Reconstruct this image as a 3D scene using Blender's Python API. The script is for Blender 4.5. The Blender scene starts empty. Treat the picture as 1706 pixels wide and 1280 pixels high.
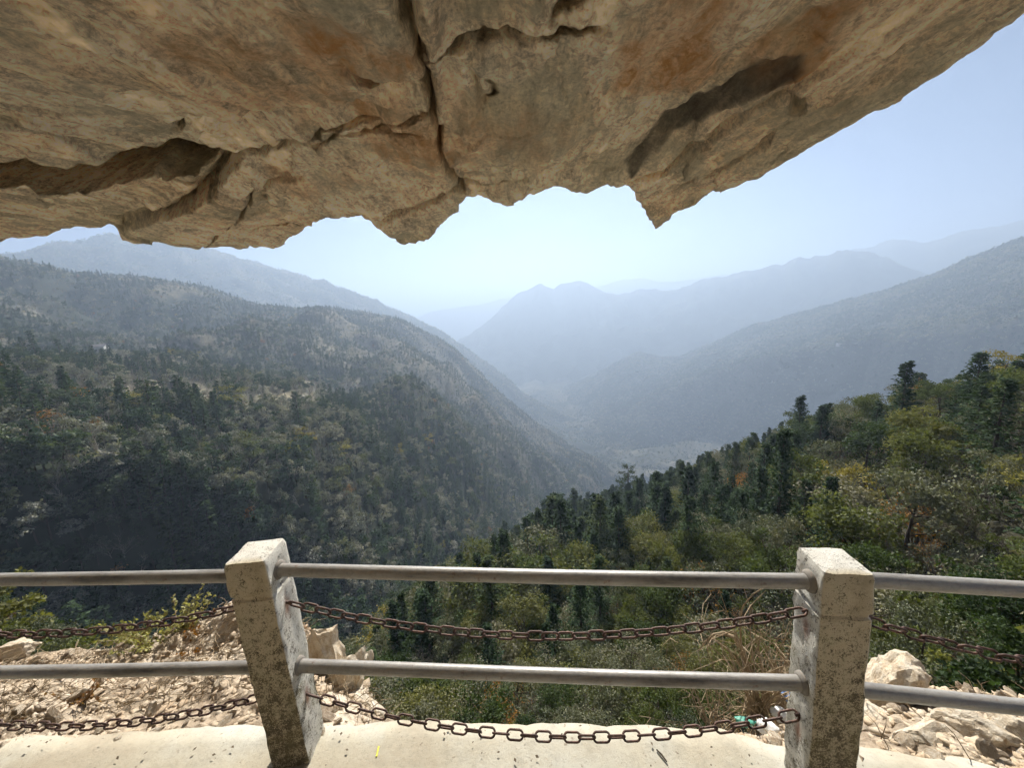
import bpy, math, random
import numpy as np
from mathutils import Matrix, Vector

# ------------------------------------------------------------------ camera, sky, sun, exposure
sc = bpy.context.scene
FPX = 635.7; PITCH = math.radians(10.41); ROLL = math.radians(3.11)
SUN_EL = math.radians(39.0); SUN_AZ = math.radians(3.0)     # azimuth measured from +Y towards +X
_f = np.array([0, math.cos(PITCH), -math.sin(PITCH)])
_a0 = np.array([1.0, 0, 0]); _d0 = np.cross(_f, _a0)
_a = _a0 * math.cos(ROLL) + _d0 * math.sin(ROLL)
_b = -_a0 * math.sin(ROLL) + _d0 * math.cos(ROLL)
cd = bpy.data.cameras.new('camera'); cam = bpy.data.objects.new('camera', cd)
sc.collection.objects.link(cam); sc.camera = cam
cd.sensor_width = 36.0; cd.lens = 36.0 * FPX / 1706.0; cd.clip_start = 0.02; cd.clip_end = 30000
cam.matrix_world = Matrix(((_a[0], -_b[0], -_f[0], 0), (_a[1], -_b[1], -_f[1], 0), (_a[2], -_b[2], -_f[2], 0), (0, 0, 0, 1)))

world = bpy.data.worlds.new('World'); sc.world = world; world.use_nodes = True
wn = world.node_tree.nodes; wl = world.node_tree.links
sky = wn.new('ShaderNodeTexSky'); sky.sky_type = 'NISHITA'; sky.sun_disc = False
sky.sun_elevation = SUN_EL; sky.sun_rotation = SUN_AZ; sky.altitude = 2500; sky.air_density = 0.38; sky.dust_density = 0.3; sky.ozone_density = 1.5
wn['Background'].inputs['Strength'].default_value = 0.05
wl.new(sky.outputs[0], wn['Background'].inputs[0])
sd = bpy.data.lights.new('sun', 'SUN'); sd.energy = 5.0; sd.angle = math.radians(0.55); sd.color = (1.0, 0.95, 0.86)
sun = bpy.data.objects.new('sun', sd); sc.collection.objects.link(sun)
sv = Vector((math.sin(SUN_AZ) * math.cos(SUN_EL), math.cos(SUN_AZ) * math.cos(SUN_EL), math.sin(SUN_EL)))
sun.rotation_euler = sv.to_track_quat('Z', 'Y').to_euler(); sun.location = (0, 0, 60)
vs = sc.view_settings; vs.view_transform = 'Standard'; vs.look = 'None'; vs.exposure = 1.42; vs.gamma = 1.0; vs.use_curve_mapping = False
cy = sc.cycles
cy.use_denoising = True; cy.max_bounces = 8; cy.diffuse_bounces = 4; cy.glossy_bounces = 2; cy.transmission_bounces = 4
cy.transparent_max_bounces = 8; cy.volume_bounces = 0; cy.use_light_tree = False; cy.adaptive_threshold = 0.035; cy.adaptive_min_samples = 16; cy.sample_clamp_indirect = 6.0
HAZE_DENSITY = 0.00056

# ------------------------------------------------------------------ helpers
def ray(px, py):
    px = np.asarray(px, float); py = np.asarray(py, float)
    return _f + _a * ((px - 853) / FPX)[..., None] + _b * ((py - 640) / FPX)[..., None]
def at(px, py, r):
    d = ray(px, py); return d * (np.asarray(r, float) / np.hypot(d[..., 0], d[..., 1]))[..., None]
def on_z(px, py, z):
    d = ray(px, py); return d * (z / d[..., 2])[..., None]
def on_y(px, py, y):
    d = ray(px, py); return d * (y / d[..., 1])[..., None]
def project(P):
    P = np.asarray(P, float); w = P @ _f
    w = np.where(w > 1e-3, w, 1e-3)
    return 853 + FPX * (P @ _a) / w, 640 + FPX * (P @ _b) / w

def _h(ix, iy, iz, s):
    n = (ix * 374761393 + iy * 668265263 + iz * 2147483647 + s * 1274126177) & 0xFFFFFFFF
    n = ((n ^ (n >> 13)) * 1274126177) & 0xFFFFFFFF
    n = ((n ^ (n >> 16)) * 2246822519) & 0xFFFFFFFF
    return ((n ^ (n >> 15)) & 0xFFFFFF) / float(0xFFFFFF) * 2 - 1
def vnoise(x, y, z=None, seed=0):
    x = np.asarray(x, float); y = np.asarray(y, float); z = np.zeros_like(x) if z is None else np.asarray(z, float)
    ix = np.floor(x).astype(np.int64); iy = np.floor(y).astype(np.int64); iz = np.floor(z).astype(np.int64)
    fx, fy, fz = x - ix, y - iy, z - iz
    u, v, w = [t * t * t * (t * (t * 6 - 15) + 10) for t in (fx, fy, fz)]
    o = 0
    for dx in (0, 1):
        for dy in (0, 1):
            for dz in (0, 1):
                o = o + (u if dx else 1 - u) * (v if dy else 1 - v) * (w if dz else 1 - w) * _h(ix + dx, iy + dy, iz + dz, seed)
    return o
def fbm(x, y, z=None, oct=4, seed=0, gain=0.5):
    o = 0; a = 1.0; f = 1.0; zz = None
    for k in range(oct):
        o = o + a * vnoise(np.asarray(x) * f + 17.3 * k, np.asarray(y) * f - 9.1 * k, None if z is None else np.asarray(z) * f + 4.7 * k, seed + k)
        a *= gain; f *= 2.03
    return o
def sstep(e0, e1, x):
    t = np.clip((x - e0) / (e1 - e0), 0, 1); return t * t * (3 - 2 * t)

COL = sc.collection
def mesh_from(name, V, F, mat=None, smooth=False, mats=None, midx=None):
    me = bpy.data.meshes.new(name)
    V = np.asarray(V, np.float32)
    if isinstance(F, np.ndarray):
        n, k = F.shape
        me.vertices.add(len(V)); me.vertices.foreach_set('co', V.ravel())
        me.loops.add(n * k); me.loops.foreach_set('vertex_index', F.astype(np.int32).ravel())
        me.polygons.add(n); me.polygons.foreach_set('loop_start', np.arange(0, n * k, k, dtype=np.int32))
        try: me.polygons.foreach_set('loop_total', np.full(n, k, np.int32))
        except Exception: pass
        me.update(calc_edges=True)
    else:
        me.from_pydata([tuple(map(float, v)) for v in V], [], F); me.update()
    for m in (mats or ([mat] if mat else [])): me.materials.append(m)
    if midx is not None: me.polygons.foreach_set('material_index', np.asarray(midx, np.int32))
    if smooth: me.polygons.foreach_set('use_smooth', np.ones(len(me.polygons), bool))
    me.validate()
    return me
def link(name, me, parent=None, label=None, cat=None, group=None, kind=None, loc=None, rot=None, scale=None, col=None):
    o = bpy.data.objects.new(name, me); (col or COL).objects.link(o)
    if parent is not None: o.parent = parent
    if label: o['label'] = label
    if cat: o['category'] = cat
    if group: o['group'] = group
    if kind: o['kind'] = kind
    if loc is not None: o.location = [float(v) for v in loc]
    if rot is not None: o.rotation_euler = [float(v) for v in rot]
    if scale is not None: o.scale = [float(v) for v in (scale if hasattr(scale, '__len__') else (scale,) * 3)]
    return o
def grid_faces(nu, nv, flip=False):
    i = np.arange(nu - 1)[:, None] * nv + np.arange(nv - 1)[None, :]
    q = np.stack([i, i + nv, i + nv + 1, i + 1], -1).reshape(-1, 4)
    return q[:, ::-1].copy() if flip else q
class Geo:
    def __init__(s): s.V = []; s.F = []; s.n = 0
    def add(s, V, F):
        V = np.asarray(V, float); s.V.append(V); s.F += [tuple(int(j) + s.n for j in f) for f in F]; s.n += len(V)
    def tube(s, pts, rad, n=5, cap=True):
        pts = np.asarray(pts, float); m = len(pts); rad = np.broadcast_to(np.asarray(rad, float), (m,))
        T = np.gradient(pts, axis=0); T /= np.linalg.norm(T, axis=1)[:, None] + 1e-12
        ref = np.array([0, 0, 1.0]) if abs(T[0][2]) < .9 else np.array([1.0, 0, 0])
        A = np.cross(T, ref); A /= np.linalg.norm(A, axis=1)[:, None] + 1e-12; B = np.cross(T, A)
        th = np.linspace(0, 2 * np.pi, n, endpoint=False)
        V = pts[:, None] + rad[:, None, None] * (A[:, None] * np.cos(th)[None, :, None] + B[:, None] * np.sin(th)[None, :, None])
        F = [(i * n + j, i * n + (j + 1) % n, (i + 1) * n + (j + 1) % n, (i + 1) * n + j) for i in range(m - 1) for j in range(n)]
        if cap: F += [tuple(range(n))[::-1], tuple((m - 1) * n + j for j in range(n))]
        s.add(V.reshape(-1, 3), F)
    def mesh(s, name, mat, smooth=False): return mesh_from(name, np.concatenate(s.V), s.F, mat, smooth)

# ------------------------------------------------------------------ materials
class NT:
    def __init__(s, name):
        s.m = bpy.data.materials.new(name); s.m.use_nodes = True; s.t = s.m.node_tree; s.n = s.t.nodes; s.l = s.t.links
        s.p = s.n['Principled BSDF']; s.out = s.n['Material Output']
    def new(s, ty, **kw):
        nd = s.n.new(ty)
        for k, v in kw.items():
            if k in nd.inputs: nd.inputs[k].default_value = v
            else: setattr(nd, k, v)
        return nd
    def coord(s, kind='Object', scale=(1, 1, 1), rot=(0, 0, 0)):
        tc = s.new('ShaderNodeTexCoord'); mp = s.new('ShaderNodeMapping')
        mp.inputs['Scale'].default_value = scale; mp.inputs['Rotation'].default_value = rot
        s.l.new(tc.outputs[kind], mp.inputs[0]); return mp.outputs[0]
    def noise(s, vec, scale, detail=6, rough=.6, dist=0.0):
        nd = s.new('ShaderNodeTexNoise'); nd.inputs['Scale'].default_value = scale; nd.inputs['Detail'].default_value = detail
        nd.inputs['Roughness'].default_value = rough; nd.inputs['Distortion'].default_value = dist
        if vec is not None: s.l.new(vec, nd.inputs['Vector'])
        return nd.outputs['Fac']
    def ramp(s, fac, stops):
        r = s.new('ShaderNodeValToRGB'); e = r.color_ramp.elements
        while len(e) < len(stops): e.new(0.5)
        for k, (p, c) in enumerate(stops):
            e[k].position = p; e[k].color = (c if hasattr(c, '__len__') else (c, c, c)) + (1,) if not (hasattr(c, '__len__') and len(c) == 4) else c
        s.l.new(fac, r.inputs[0]); return r.outputs[0]
    def mix(s, fac, a, b, mode='MIX'):
        m = s.new('ShaderNodeMix', data_type='RGBA', blend_type=mode)
        for v, i in ((fac, 0), (a, 6), (b, 7)):
            if hasattr(v, 'is_linked') or hasattr(v, 'links'): s.l.new(v, m.inputs[i])
            else: m.inputs[i].default_value = v if not hasattr(v, '__len__') else tuple(v) + (1,) * (4 - len(v))
        return m.outputs[2]
    def math(s, op, a, b=None, clamp=False):
        m = s.new('ShaderNodeMath', operation=op, use_clamp=clamp)
        for v, i in ((a, 0), (b, 1)):
            if v is None: continue
            if hasattr(v, 'links'): s.l.new(v, m.inputs[i])
            else: m.inputs[i].default_value = v
        return m.outputs[0]
    def attr(s, name):
        a = s.new('ShaderNodeAttribute'); a.attribute_name = name; return a
    def bump(s, hgt, dist, strength=1.0, prev=None):
        b = s.new('ShaderNodeBump'); b.inputs['Distance'].default_value = dist; b.inputs['Strength'].default_value = strength
        s.l.new(hgt, b.inputs['Height'])
        if prev is not None: s.l.new(prev, b.inputs['Normal'])
        return b.outputs[0]
    def fin(s, col=None, rough=.9, normal=None, spec=.3, metal=0.0):
        if col is not None:
            if hasattr(col, 'links'): s.l.new(col, s.p.inputs['Base Color'])
            else: s.p.inputs['Base Color'].default_value = tuple(col) + (1,) * (4 - len(col))
        if hasattr(rough, 'links'): s.l.new(rough, s.p.inputs['Roughness'])
        else: s.p.inputs['Roughness'].default_value = rough
        s.p.inputs['Specular IOR Level'].default_value = spec
        if hasattr(metal, 'links'): s.l.new(metal, s.p.inputs['Metallic'])
        else: s.p.inputs['Metallic'].default_value = metal
        if normal is not None: s.l.new(normal, s.p.inputs['Normal'])
        return s.m

def mat_overhang():
    t = NT('overhang_rock'); v = t.coord('Object', (1, .42, 1)); v1 = t.coord('Object')
    n1 = t.noise(v, 1.7, 8, .62, .6); n2 = t.noise(v, 7, 8, .7, .8); n3 = t.noise(v1, 70, 6, .75); n5 = t.noise(t.coord('Object', (1, .6, 1)), 24, 9, .78, .5); n4 = t.noise(t.coord('Object', (1, .16, 1)), 16, 7, .7, .4)
    c = t.ramp(n1, [(.28, (.70, .57, .43)), (.42, (.88, .75, .59)), (.55, (.95, .86, .72)), (.72, (.86, .78, .63))])
    c = t.mix(.85, c, t.ramp(n2, [(.33, .55), (.45, .9), (.54, 1.06), (.66, 1.3)]), 'MULTIPLY')
    c = t.mix(.6, c, t.ramp(n4, [(.38, (.6, .55, .5)), (.5, (1, 1, 1)), (.62, (1.3, 1.18, 1.05))]), 'MULTIPLY')
    c = t.mix(.6, c, t.ramp(n3, [(.40, .5), (.5, 1.0), (.60, 1.3)]), 'MULTIPLY')
    c = t.mix(.6, c, t.ramp(n5, [(.38, (.40, .36, .32)), (.47, (.92, .90, .88)), (.54, (1.06, 1.06, 1.06)), (.64, (1.32, 1.27, 1.18))]), 'MULTIPLY')
    sp = t.math('MULTIPLY', t.ramp(t.noise(t.coord('Object', (1, .55, 1), (0, 0, .5)), 52, 9, .82), [(.53, 0.0), (.60, 1.0)]), t.ramp(t.noise(v1, 3.1, 6, .7), [(.42, .1), (.62, 1.0)]))
    c = t.mix(t.math('MULTIPLY', sp, .55), c, (.21, .155, .10))
    st = t.ramp(t.noise(t.coord('Object', (1, .10, 1), (0, 0, -.12)), 34, 8, .75, .3), [(.40, .5), (.5, 1.0), (.60, 1.2)]); c = t.mix(.45, c, st, 'MULTIPLY')
    c = t.mix(1.0, c, (1.33, 1.28, 1.20), 'MULTIPLY')
    # grey-olive lichen film
    c = t.mix(t.math('MULTIPLY', t.ramp(t.noise(v1, 2.6, 9, .7, 1.0), [(.48, 0.0), (.58, 1.0)]), .6), c, (.54, .50, .37))
    ru = t.attr('rust'); c = t.mix(t.math('MULTIPLY', t.math('MULTIPLY', ru.outputs['Fac'], 1.7, True), t.ramp(n5, [(.4, .45), (.56, 1.0)])), c, (.66, .34, .14))
    bl = t.attr('soot'); c = t.mix(t.math('MULTIPLY', bl.outputs['Fac'], t.ramp(n4, [(.3, .6), (.6, 1.0)])), c, (.055, .047, .04))
    nb = t.bump(n1, .06, .7); nb = t.bump(n2, .022, .8, nb); nb = t.bump(n4, .014, .8, nb); nb = t.bump(n5, .02, 1.0, nb); nb = t.bump(n3, .007, 1.0, nb)
    wv = t.mix(.22, v1, t.noise(v1, 3, 4, .6)); vo = t.new('ShaderNodeTexVoronoi', feature='DISTANCE_TO_EDGE'); vo.inputs['Scale'].default_value = 2.6; t.l.new(wv, vo.inputs['Vector'])
    cr = t.ramp(t.math('ADD', vo.outputs['Distance'], t.math('MULTIPLY', n1, .05)), [(.016, 0.0), (.04, 1.0)]); nb = t.bump(cr, .012, .35, nb)
    return t.fin(c, .92, nb, .2)
def mat_pale_rock(name='pale_limestone', tint=(1, 1.04, 1.12), dark=(.45, .38, .32)):
    t = NT(name); v = t.coord('Object'); oi = t.new('ShaderNodeObjectInfo')
    n1 = t.noise(v, 3.5, 7, .65, .5); n2 = t.noise(v, 22, 6, .7)
    c = t.ramp(n1, [(.3, (.36 * tint[0], .25 * tint[1], .15 * tint[2])), (.48, (.50 * tint[0], .40 * tint[1], .28 * tint[2])), (.66, (.58 * tint[0], .50 * tint[1], .39 * tint[2]))])
    c = t.mix(.6, c, t.ramp(n2, [(.3, .6), (.5, 1.0), (.72, 1.2)]), 'MULTIPLY')
    c = t.mix(.6, c, t.ramp(oi.outputs['Random'], [(0, dark), (.35, (.85, .77, .67)), (.6, (1, .97, .92)), (1, (1.15, 1.14, 1.12))]), 'MULTIPLY')
    nb = t.bump(n1, .03, .7); nb = t.bump(n2, .008, .8, nb)
    return t.fin(c, .9, nb, .25)
def mat_rubble():
    t = NT('rubble_earth'); v = t.coord('Object')
    n1 = t.noise(v, 2.2, 7, .65, .3); n2 = t.noise(v, 26, 7, .75)
    vo = t.new('ShaderNodeTexVoronoi', feature='F1'); vo.inputs['Scale'].default_value = 24; t.l.new(v, vo.inputs['Vector'])
    c = t.ramp(n1, [(.34, (.17, .125, .085)), (.5, (.37, .30, .22)), (.66, (.50, .43, .34))])
    c = t.mix(.7, c, t.ramp(n2, [(.3, .5), (.5, 1.0), (.72, 1.35)]), 'MULTIPLY')
    c = t.mix(.35, c, t.ramp(vo.outputs['Color'], [(.2, .6), (.8, 1.3)]), 'MULTIPLY')
    nb = t.bump(vo.outputs['Distance'], .02, .9); nb = t.bump(n2, .012, .8, nb)
    return t.fin(c, .95, nb, .1)
def mat_slab():
    t = NT('path_concrete'); v = t.coord('Object')
    n1 = t.noise(v, 1.3, 6, .6, .4); n2 = t.noise(v, 9, 8, .7); n3 = t.noise(v, 90, 4, .7)
    c = t.ramp(n1, [(.3, (.28, .235, .17)), (.5, (.36, .325, .25)), (.7, (.385, .375, .325))])
    c = t.mix(.55, c, t.ramp(n2, [(.32, .68), (.5, 1.0), (.7, 1.12)]), 'MULTIPLY')
    c = t.mix(.4, c, t.ramp(n3, [(.3, .6), (.45, 1.0), (.7, 1.1)]), 'MULTIPLY')
    c = t.mix(t.ramp(t.noise(v, 38, 3, .5), [(.66, 0.0), (.72, .7)]), c, (.16, .12, .085))
    nb = t.bump(n2, .008, .6); nb = t.bump(n3, .002, .8, nb)
    return t.fin(c, .88, nb, .25)
def mat_post():
    t = NT('weathered_whitewash'); v = t.coord('Object')
    n1 = t.noise(v, 8, 7, .65); n2 = t.noise(v, 210, 4, .7); n3 = t.noise(t.coord('Object', (1, 1, .8)), 150, 7, .85)
    gz = t.new('ShaderNodeSeparateXYZ'); t.l.new(v, gz.inputs[0])
    low = t.ramp(t.math('DIVIDE', gz.outputs['Z'], .95), [(.2, 1.0), (.95, .0)])     # grime thickens towards the foot
    c = t.ramp(n1, [(.3, (.60, .57, .50)), (.5, (.72, .70, .64)), (.72, (.78, .77, .73))]); ft_ = t.attr('front_tan'); c = t.mix(ft_.outputs['Fac'], c, t.ramp(n1, [(.3, (.44, .36, .24)), (.5, (.58, .50, .36)), (.72, (.66, .59, .45))]))
    th = t.math('ADD', t.math('ADD', t.math('MULTIPLY', t.math('MULTIPLY', low, t.math('ADD', t.math('MULTIPLY', ft_.outputs['Fac'], .6), .4)), .125), n3), t.math('MULTIPLY', t.math('SUBTRACT', t.noise(v, 26, 5, .65), .5), .55))
    spots = t.ramp(th, [(.555, 0.0), (.63, .9)])
    c = t.mix(spots, c, (.085, .07, .045))
    c = t.mix(t.math('MULTIPLY', t.ramp(t.math('ADD', n1, t.math('MULTIPLY', low, .1)), [(.52, 0.0), (.7, 1.0)]), .45), c, (.25, .21, .10))
    c = t.mix(t.ramp(n2, [(.63, 0.0), (.67, .85)]), c, (.07, .055, .04))
    ru = t.attr('rust'); c = t.mix(t.math('MULTIPLY', ru.outputs['Fac'], .8), c, (.22, .075, .03))
    nb = t.bump(n1, .01, .6); nb = t.bump(n3, .006, .9, nb); nb = t.bump(n2, .003, .9, nb)
    return t.fin(c, .92, nb, .2)
def mat_pipe():
    t = NT('painted_steel_pipe'); v = t.coord('Object', (1, 1, 1))
    n1 = t.noise(t.coord('Object', (.35, 2, 2)), 9, 7, .7); n2 = t.noise(v, 70, 5, .7)
    c = t.ramp(n1, [(.3, (.10, .09, .075)), (.45, (.215, .20, .18)), (.6, (.30, .285, .26)), (.75, (.25, .205, .17))])
    c = t.mix(.5, c, t.ramp(n2, [(.3, .6), (.5, 1.0), (.7, 1.1)]), 'MULTIPLY')
    c = t.mix(t.ramp(t.noise(v, 24, 6, .7), [(.62, 0.0), (.7, .7)]), c, (.13, .06, .035))
    return t.fin(c, t.ramp(n1, [(.3, .5), (.7, .3)]), t.bump(n2, .0012, .7), .6, .1)
def mat_chain():
    t = NT('rusted_chain_steel'); v = t.coord('Object'); oi = t.new('ShaderNodeObjectInfo')
    n1 = t.noise(v, 60, 5, .7)
    c = t.ramp(n1, [(.3, (.03, .02, .017)), (.5, (.075, .043, .033)), (.7, (.14, .07, .045))])
    c = t.mix(.6, c, t.ramp(oi.outputs['Random'], [(0, .7), (1, 1.35)]), 'MULTIPLY')
    return t.fin(c, .62, t.bump(n1, .0015, .8), .4, .3)
def mat_leaf(name, stops, trans=.2, rough=.65, spec=.12, stop_noise=(.55, 1.35)):
    t = NT(name); oi = t.new('ShaderNodeObjectInfo'); gi = t.attr('leaf_tone')
    c = t.ramp(oi.outputs['Random'], stops)
    c = t.mix(.9, c, t.ramp(gi.outputs['Fac'], [(0, stop_noise[0]), (1, stop_noise[1])]), 'MULTIPLY')
    t.fin(c, rough, None, spec)
    tr = t.new('ShaderNodeBsdfTranslucent'); t.l.new(t.mix(1.0, c, (1.3, 1.35, .6), 'MULTIPLY'), tr.inputs[0])
    ms = t.new('ShaderNodeMixShader'); ms.inputs[0].default_value = trans
    t.l.new(t.p.outputs[0], ms.inputs[1]); t.l.new(tr.outputs[0], ms.inputs[2]); t.l.new(ms.outputs[0], t.out.inputs[0])
    return t.m
def mat_bark(name, a, b):
    t = NT(name); v = t.coord('Object', (1, 1, .3)); n = t.noise(v, 14, 5, .7)
    return t.fin(t.ramp(n, [(.3, a), (.7, b)]), .9, t.bump(n, .02, .7), .2)
def mat_ground(name, stops, scale, det=8, bump=0.0, fine=0.0):
    t = NT(name); v = t.coord('Object'); n = t.noise(v, scale, det, .68, .3)
    c = t.ramp(n, stops)
    if name == 'wooded_hill': c = t.mix(t.attr('field').outputs['Fac'], c, t.ramp(t.noise(v, .12, 6, .7), [(.3, (.12, .105, .07)), (.5, (.215, .19, .13)), (.7, (.28, .25, .185))]))
    if fine: c = t.mix(.6, c, t.ramp(t.noise(v, fine, 5, .7), [(.3, .5), (.5, 1.0), (.72, 1.4)]), 'MULTIPLY')
    return t.fin(c, .95, t.bump(n, bump, .8) if bump else None, .1)
def mat_plain(name, col, rough=.6, spec=.4):
    t = NT(name); n = t.noise(t.coord('Object'), 30, 4, .6)
    c = t.mix(.4, col, t.ramp(n, [(.3, .7), (.7, 1.15)]), 'MULTIPLY')
    return t.fin(c, rough, None, spec)

M_OVER = mat_overhang(); M_PALE = mat_pale_rock(); M_BOUL = mat_pale_rock('pale_boulder_rock', (1.12, 1.2, 1.32), (.9, .86, .8)); M_RUB = mat_rubble(); M_SLAB = mat_slab(); M_POST = mat_post(); M_PIPE = mat_pipe(); M_CHAIN = mat_chain()
M_CON = mat_leaf('conifer_needles', [(0, (.024, .046, .020)), (.6, (.040, .068, .027)), (1, (.062, .084, .030))], .2, .75, .08)
M_BRO = mat_leaf('evergreen_leaves', [(0, (.030, .050, .020)), (.3, (.060, .085, .028)), (.6, (.095, .110, .036)), (.85, (.135, .135, .045)), (1, (.16, .155, .075))], .34)
M_GRY = mat_leaf('grey_green_leaves', [(0, (.085, .098, .062)), (.5, (.14, .145, .090)), (1, (.20, .185, .125))], .2)
M_LIT = mat_leaf('painted_sunlit_crowns', [(0, (.13, .14, .11)), (.5, (.20, .20, .165)), (1, (.29, .275, .235))], .2)  # paler leaf colour stands in for sunlit crowns on the left hill
M_COOL = mat_leaf('hill_evergreen_leaves', [(0, (.028, .052, .030)), (.5, (.056, .084, .046)), (.85, (.095, .118, .062)), (1, (.15, .155, .075))], .25)
M_YEL = mat_leaf('yellow_autumn_leaves', [(0, (.23, .20, .05)), (.5, (.28, .22, .055)), (1, (.19, .20, .06))], .3)
M_ORA = mat_leaf('orange_autumn_leaves', [(0, (.24, .10, .03)), (.6, (.30, .15, .04)), (1, (.22, .12, .06))], .35)
M_WEED = mat_leaf('pale_weed_leaves', [(0, (.25, .25, .10)), (1, (.36, .33, .16))], .3)
M_TWIG = mat_bark('grey_twigs', (.085, .068, .052), (.20, .165, .13))
M_PALET = mat_bark('pale_twigs', (.17, .145, .12), (.36, .315, .27))
M_BARK = mat_bark('dark_bark', (.035, .026, .02), (.095, .07, .05))
M_DRY = mat_bark('dry_stalks', (.16, .115, .07), (.33, .26, .17))
M_FLOOR = mat_ground('forest_floor', [(.3, (.014, .016, .009)), (.5, (.028, .027, .016)), (.7, (.05, .044, .028))], .35, 8, .3, 2.5)
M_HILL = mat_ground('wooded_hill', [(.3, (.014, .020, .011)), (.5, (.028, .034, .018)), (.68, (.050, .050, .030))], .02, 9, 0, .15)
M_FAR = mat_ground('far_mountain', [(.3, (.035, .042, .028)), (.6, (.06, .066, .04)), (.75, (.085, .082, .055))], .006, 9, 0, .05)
M_FIELD = mat_ground('valley_fields', [(.3, (.08, .085, .04)), (.5, (.16, .14, .075)), (.7, (.24, .22, .14))], .02, 6)

# ------------------------------------------------------------------ terrain sheets lofted through ridge, shoulder and foot lines
def loft(rows, pmin, pmax, nu, sub, amp=0.0, nscale=1.0, seed=1, back=None, far=1.0):
    """rows: list of [(px,py,range)...] from far to near -> grid P[nu, nv, 3]"""
    px = np.linspace(pmin, pmax, nu); R = []
    for row in rows:
        row = sorted(row); x = [q[0] for q in row]
        py = np.interp(px, x, [q[1] for q in row]); r = np.exp(np.interp(px, x, [math.log(q[2]) for q in row]))
        R.append(at(px, py, r * far))
    if back:
        b = R[0].copy(); k = back[0]; b[:, :2] *= k; b[:, 2] -= back[1]; R.insert(0, b)
    R = np.array(R)                                            # rows, nu, 3
    E = np.concatenate([2 * R[:1] - R[1:2], R, 2 * R[-1:] - R[-2:-1]])
    out = []
    for k in range(len(R) - 1):
        p0, p1, p2, p3 = E[k], E[k + 1], E[k + 2], E[k + 3]
        for t in np.linspace(0, 1, sub, endpoint=False):
            cr = .5 * (2 * p1 + (p2 - p0) * t + (2 * p0 - 5 * p1 + 4 * p2 - p3) * t * t + (3 * p1 - p0 - 3 * p2 + p3) * t ** 3)
            li = p1 * (1 - t) + p2 * t
            out.append(.6 * cr + .4 * li)
    out.append(R[-1])
    P = np.array(out).transpose(1, 0, 2).copy()
    if amp:
        f0 = fbm(P[..., 0] / nscale, P[..., 1] / nscale, None, 5, seed); f1 = 1 - 2 * np.abs(fbm(P[..., 0] / nscale * 1.7, P[..., 1] / nscale * 1.7, None, 4, seed + 40))
        ck = np.ones(P.shape[:2]); ck[:, max(0, sub - 3):sub + 4] = .55                    # keep the skyline as traced
        P[..., 2] += amp * ck * (.6 * f0 + .9 * f1)
    P[..., 2] = np.maximum(P[..., 2], -556.0)
    return P
def sheet(name, P, mat, label=None, kind='structure', cat=None):
    nu, nv = P.shape[:2]
    me = mesh_from(name, P.reshape(-1, 3), grid_faces(nu, nv, True), mat, True)
    return link(name, me, label=label, kind=kind, cat=cat)

# far pale ranges
E2 = loft([[(900, 560, 4300), (1250, 470, 4300), (1425, 413, 4300), (1455, 410, 4300), (1484, 400, 4300), (1512, 402, 4300), (1537, 407, 4300), (1575, 396, 4300), (1610, 386, 4300), (1650, 379, 4300), (1706, 368, 4300), (2000, 335, 4000), (2500, 300, 3800)],
           [(900, 620, 3500), (1706, 520, 3500), (2500, 470, 3300)]], 900, 2500, 260, 40, 22, 330, 5, back=(1.08, 250), far=1.0)
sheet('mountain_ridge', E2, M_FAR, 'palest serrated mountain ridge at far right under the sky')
F1 = loft([[(560, 560, 5200), (690, 532, 5200), (712, 522, 5200), (750, 515, 5200), (800, 507, 5200), (830, 500, 5200), (870, 492, 5200), (1000, 478, 5200), (1040, 468, 5200), (1075, 465, 5200), (1100, 471, 5200), (1160, 467, 5200), (1200, 460, 5200), (1240, 455, 5200), (1300, 470, 5200), (1500, 520, 5200)],
           [(560, 620, 4500), (1500, 600, 4500)]], 560, 1500, 200, 26, 16, 400, 6, back=(1.06, 200), far=1.0)
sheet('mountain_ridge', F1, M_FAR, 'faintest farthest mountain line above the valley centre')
E1 = loft([[(560, 660, 3200), (700, 600, 3200), (740, 582, 3200), (780, 558, 3200), (805, 540, 3200), (830, 520, 3200), (855, 497, 3200), (870, 484, 3200), (880, 481, 3200), (900, 474, 3200), (922, 478, 3200), (945, 470, 3200), (968, 466, 3200), (985, 477, 3200), (1010, 487, 3200), (1032, 488, 3200), (1060, 482, 3200), (1090, 484, 3200), (1130, 485, 3200), (1172, 466, 3200), (1250, 452, 3200), (1310, 438, 3200), (1322, 429, 3200), (1334, 426, 3200), (1349, 431, 3200), (1366, 425, 3200), (1419, 417, 3200), (1484, 434, 3200), (1537, 456, 3150), (1620, 480, 3100), (1900, 520, 3000)],
           [(560, 690, 2750), (780, 600, 2800), (968, 540, 2800), (1250, 520, 2750), (1900, 560, 2700)],
           [(560, 720, 2350), (968, 628, 2400), (1250, 620, 2350), (1900, 620, 2300)]], 560, 1900, 330, 34, 26, 260, 7, back=(1.08, 230), far=1.0)
sheet('mountain', E1, M_FAR, 'hazy blue mountain with twin peaks in the centre of the valley')
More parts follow.
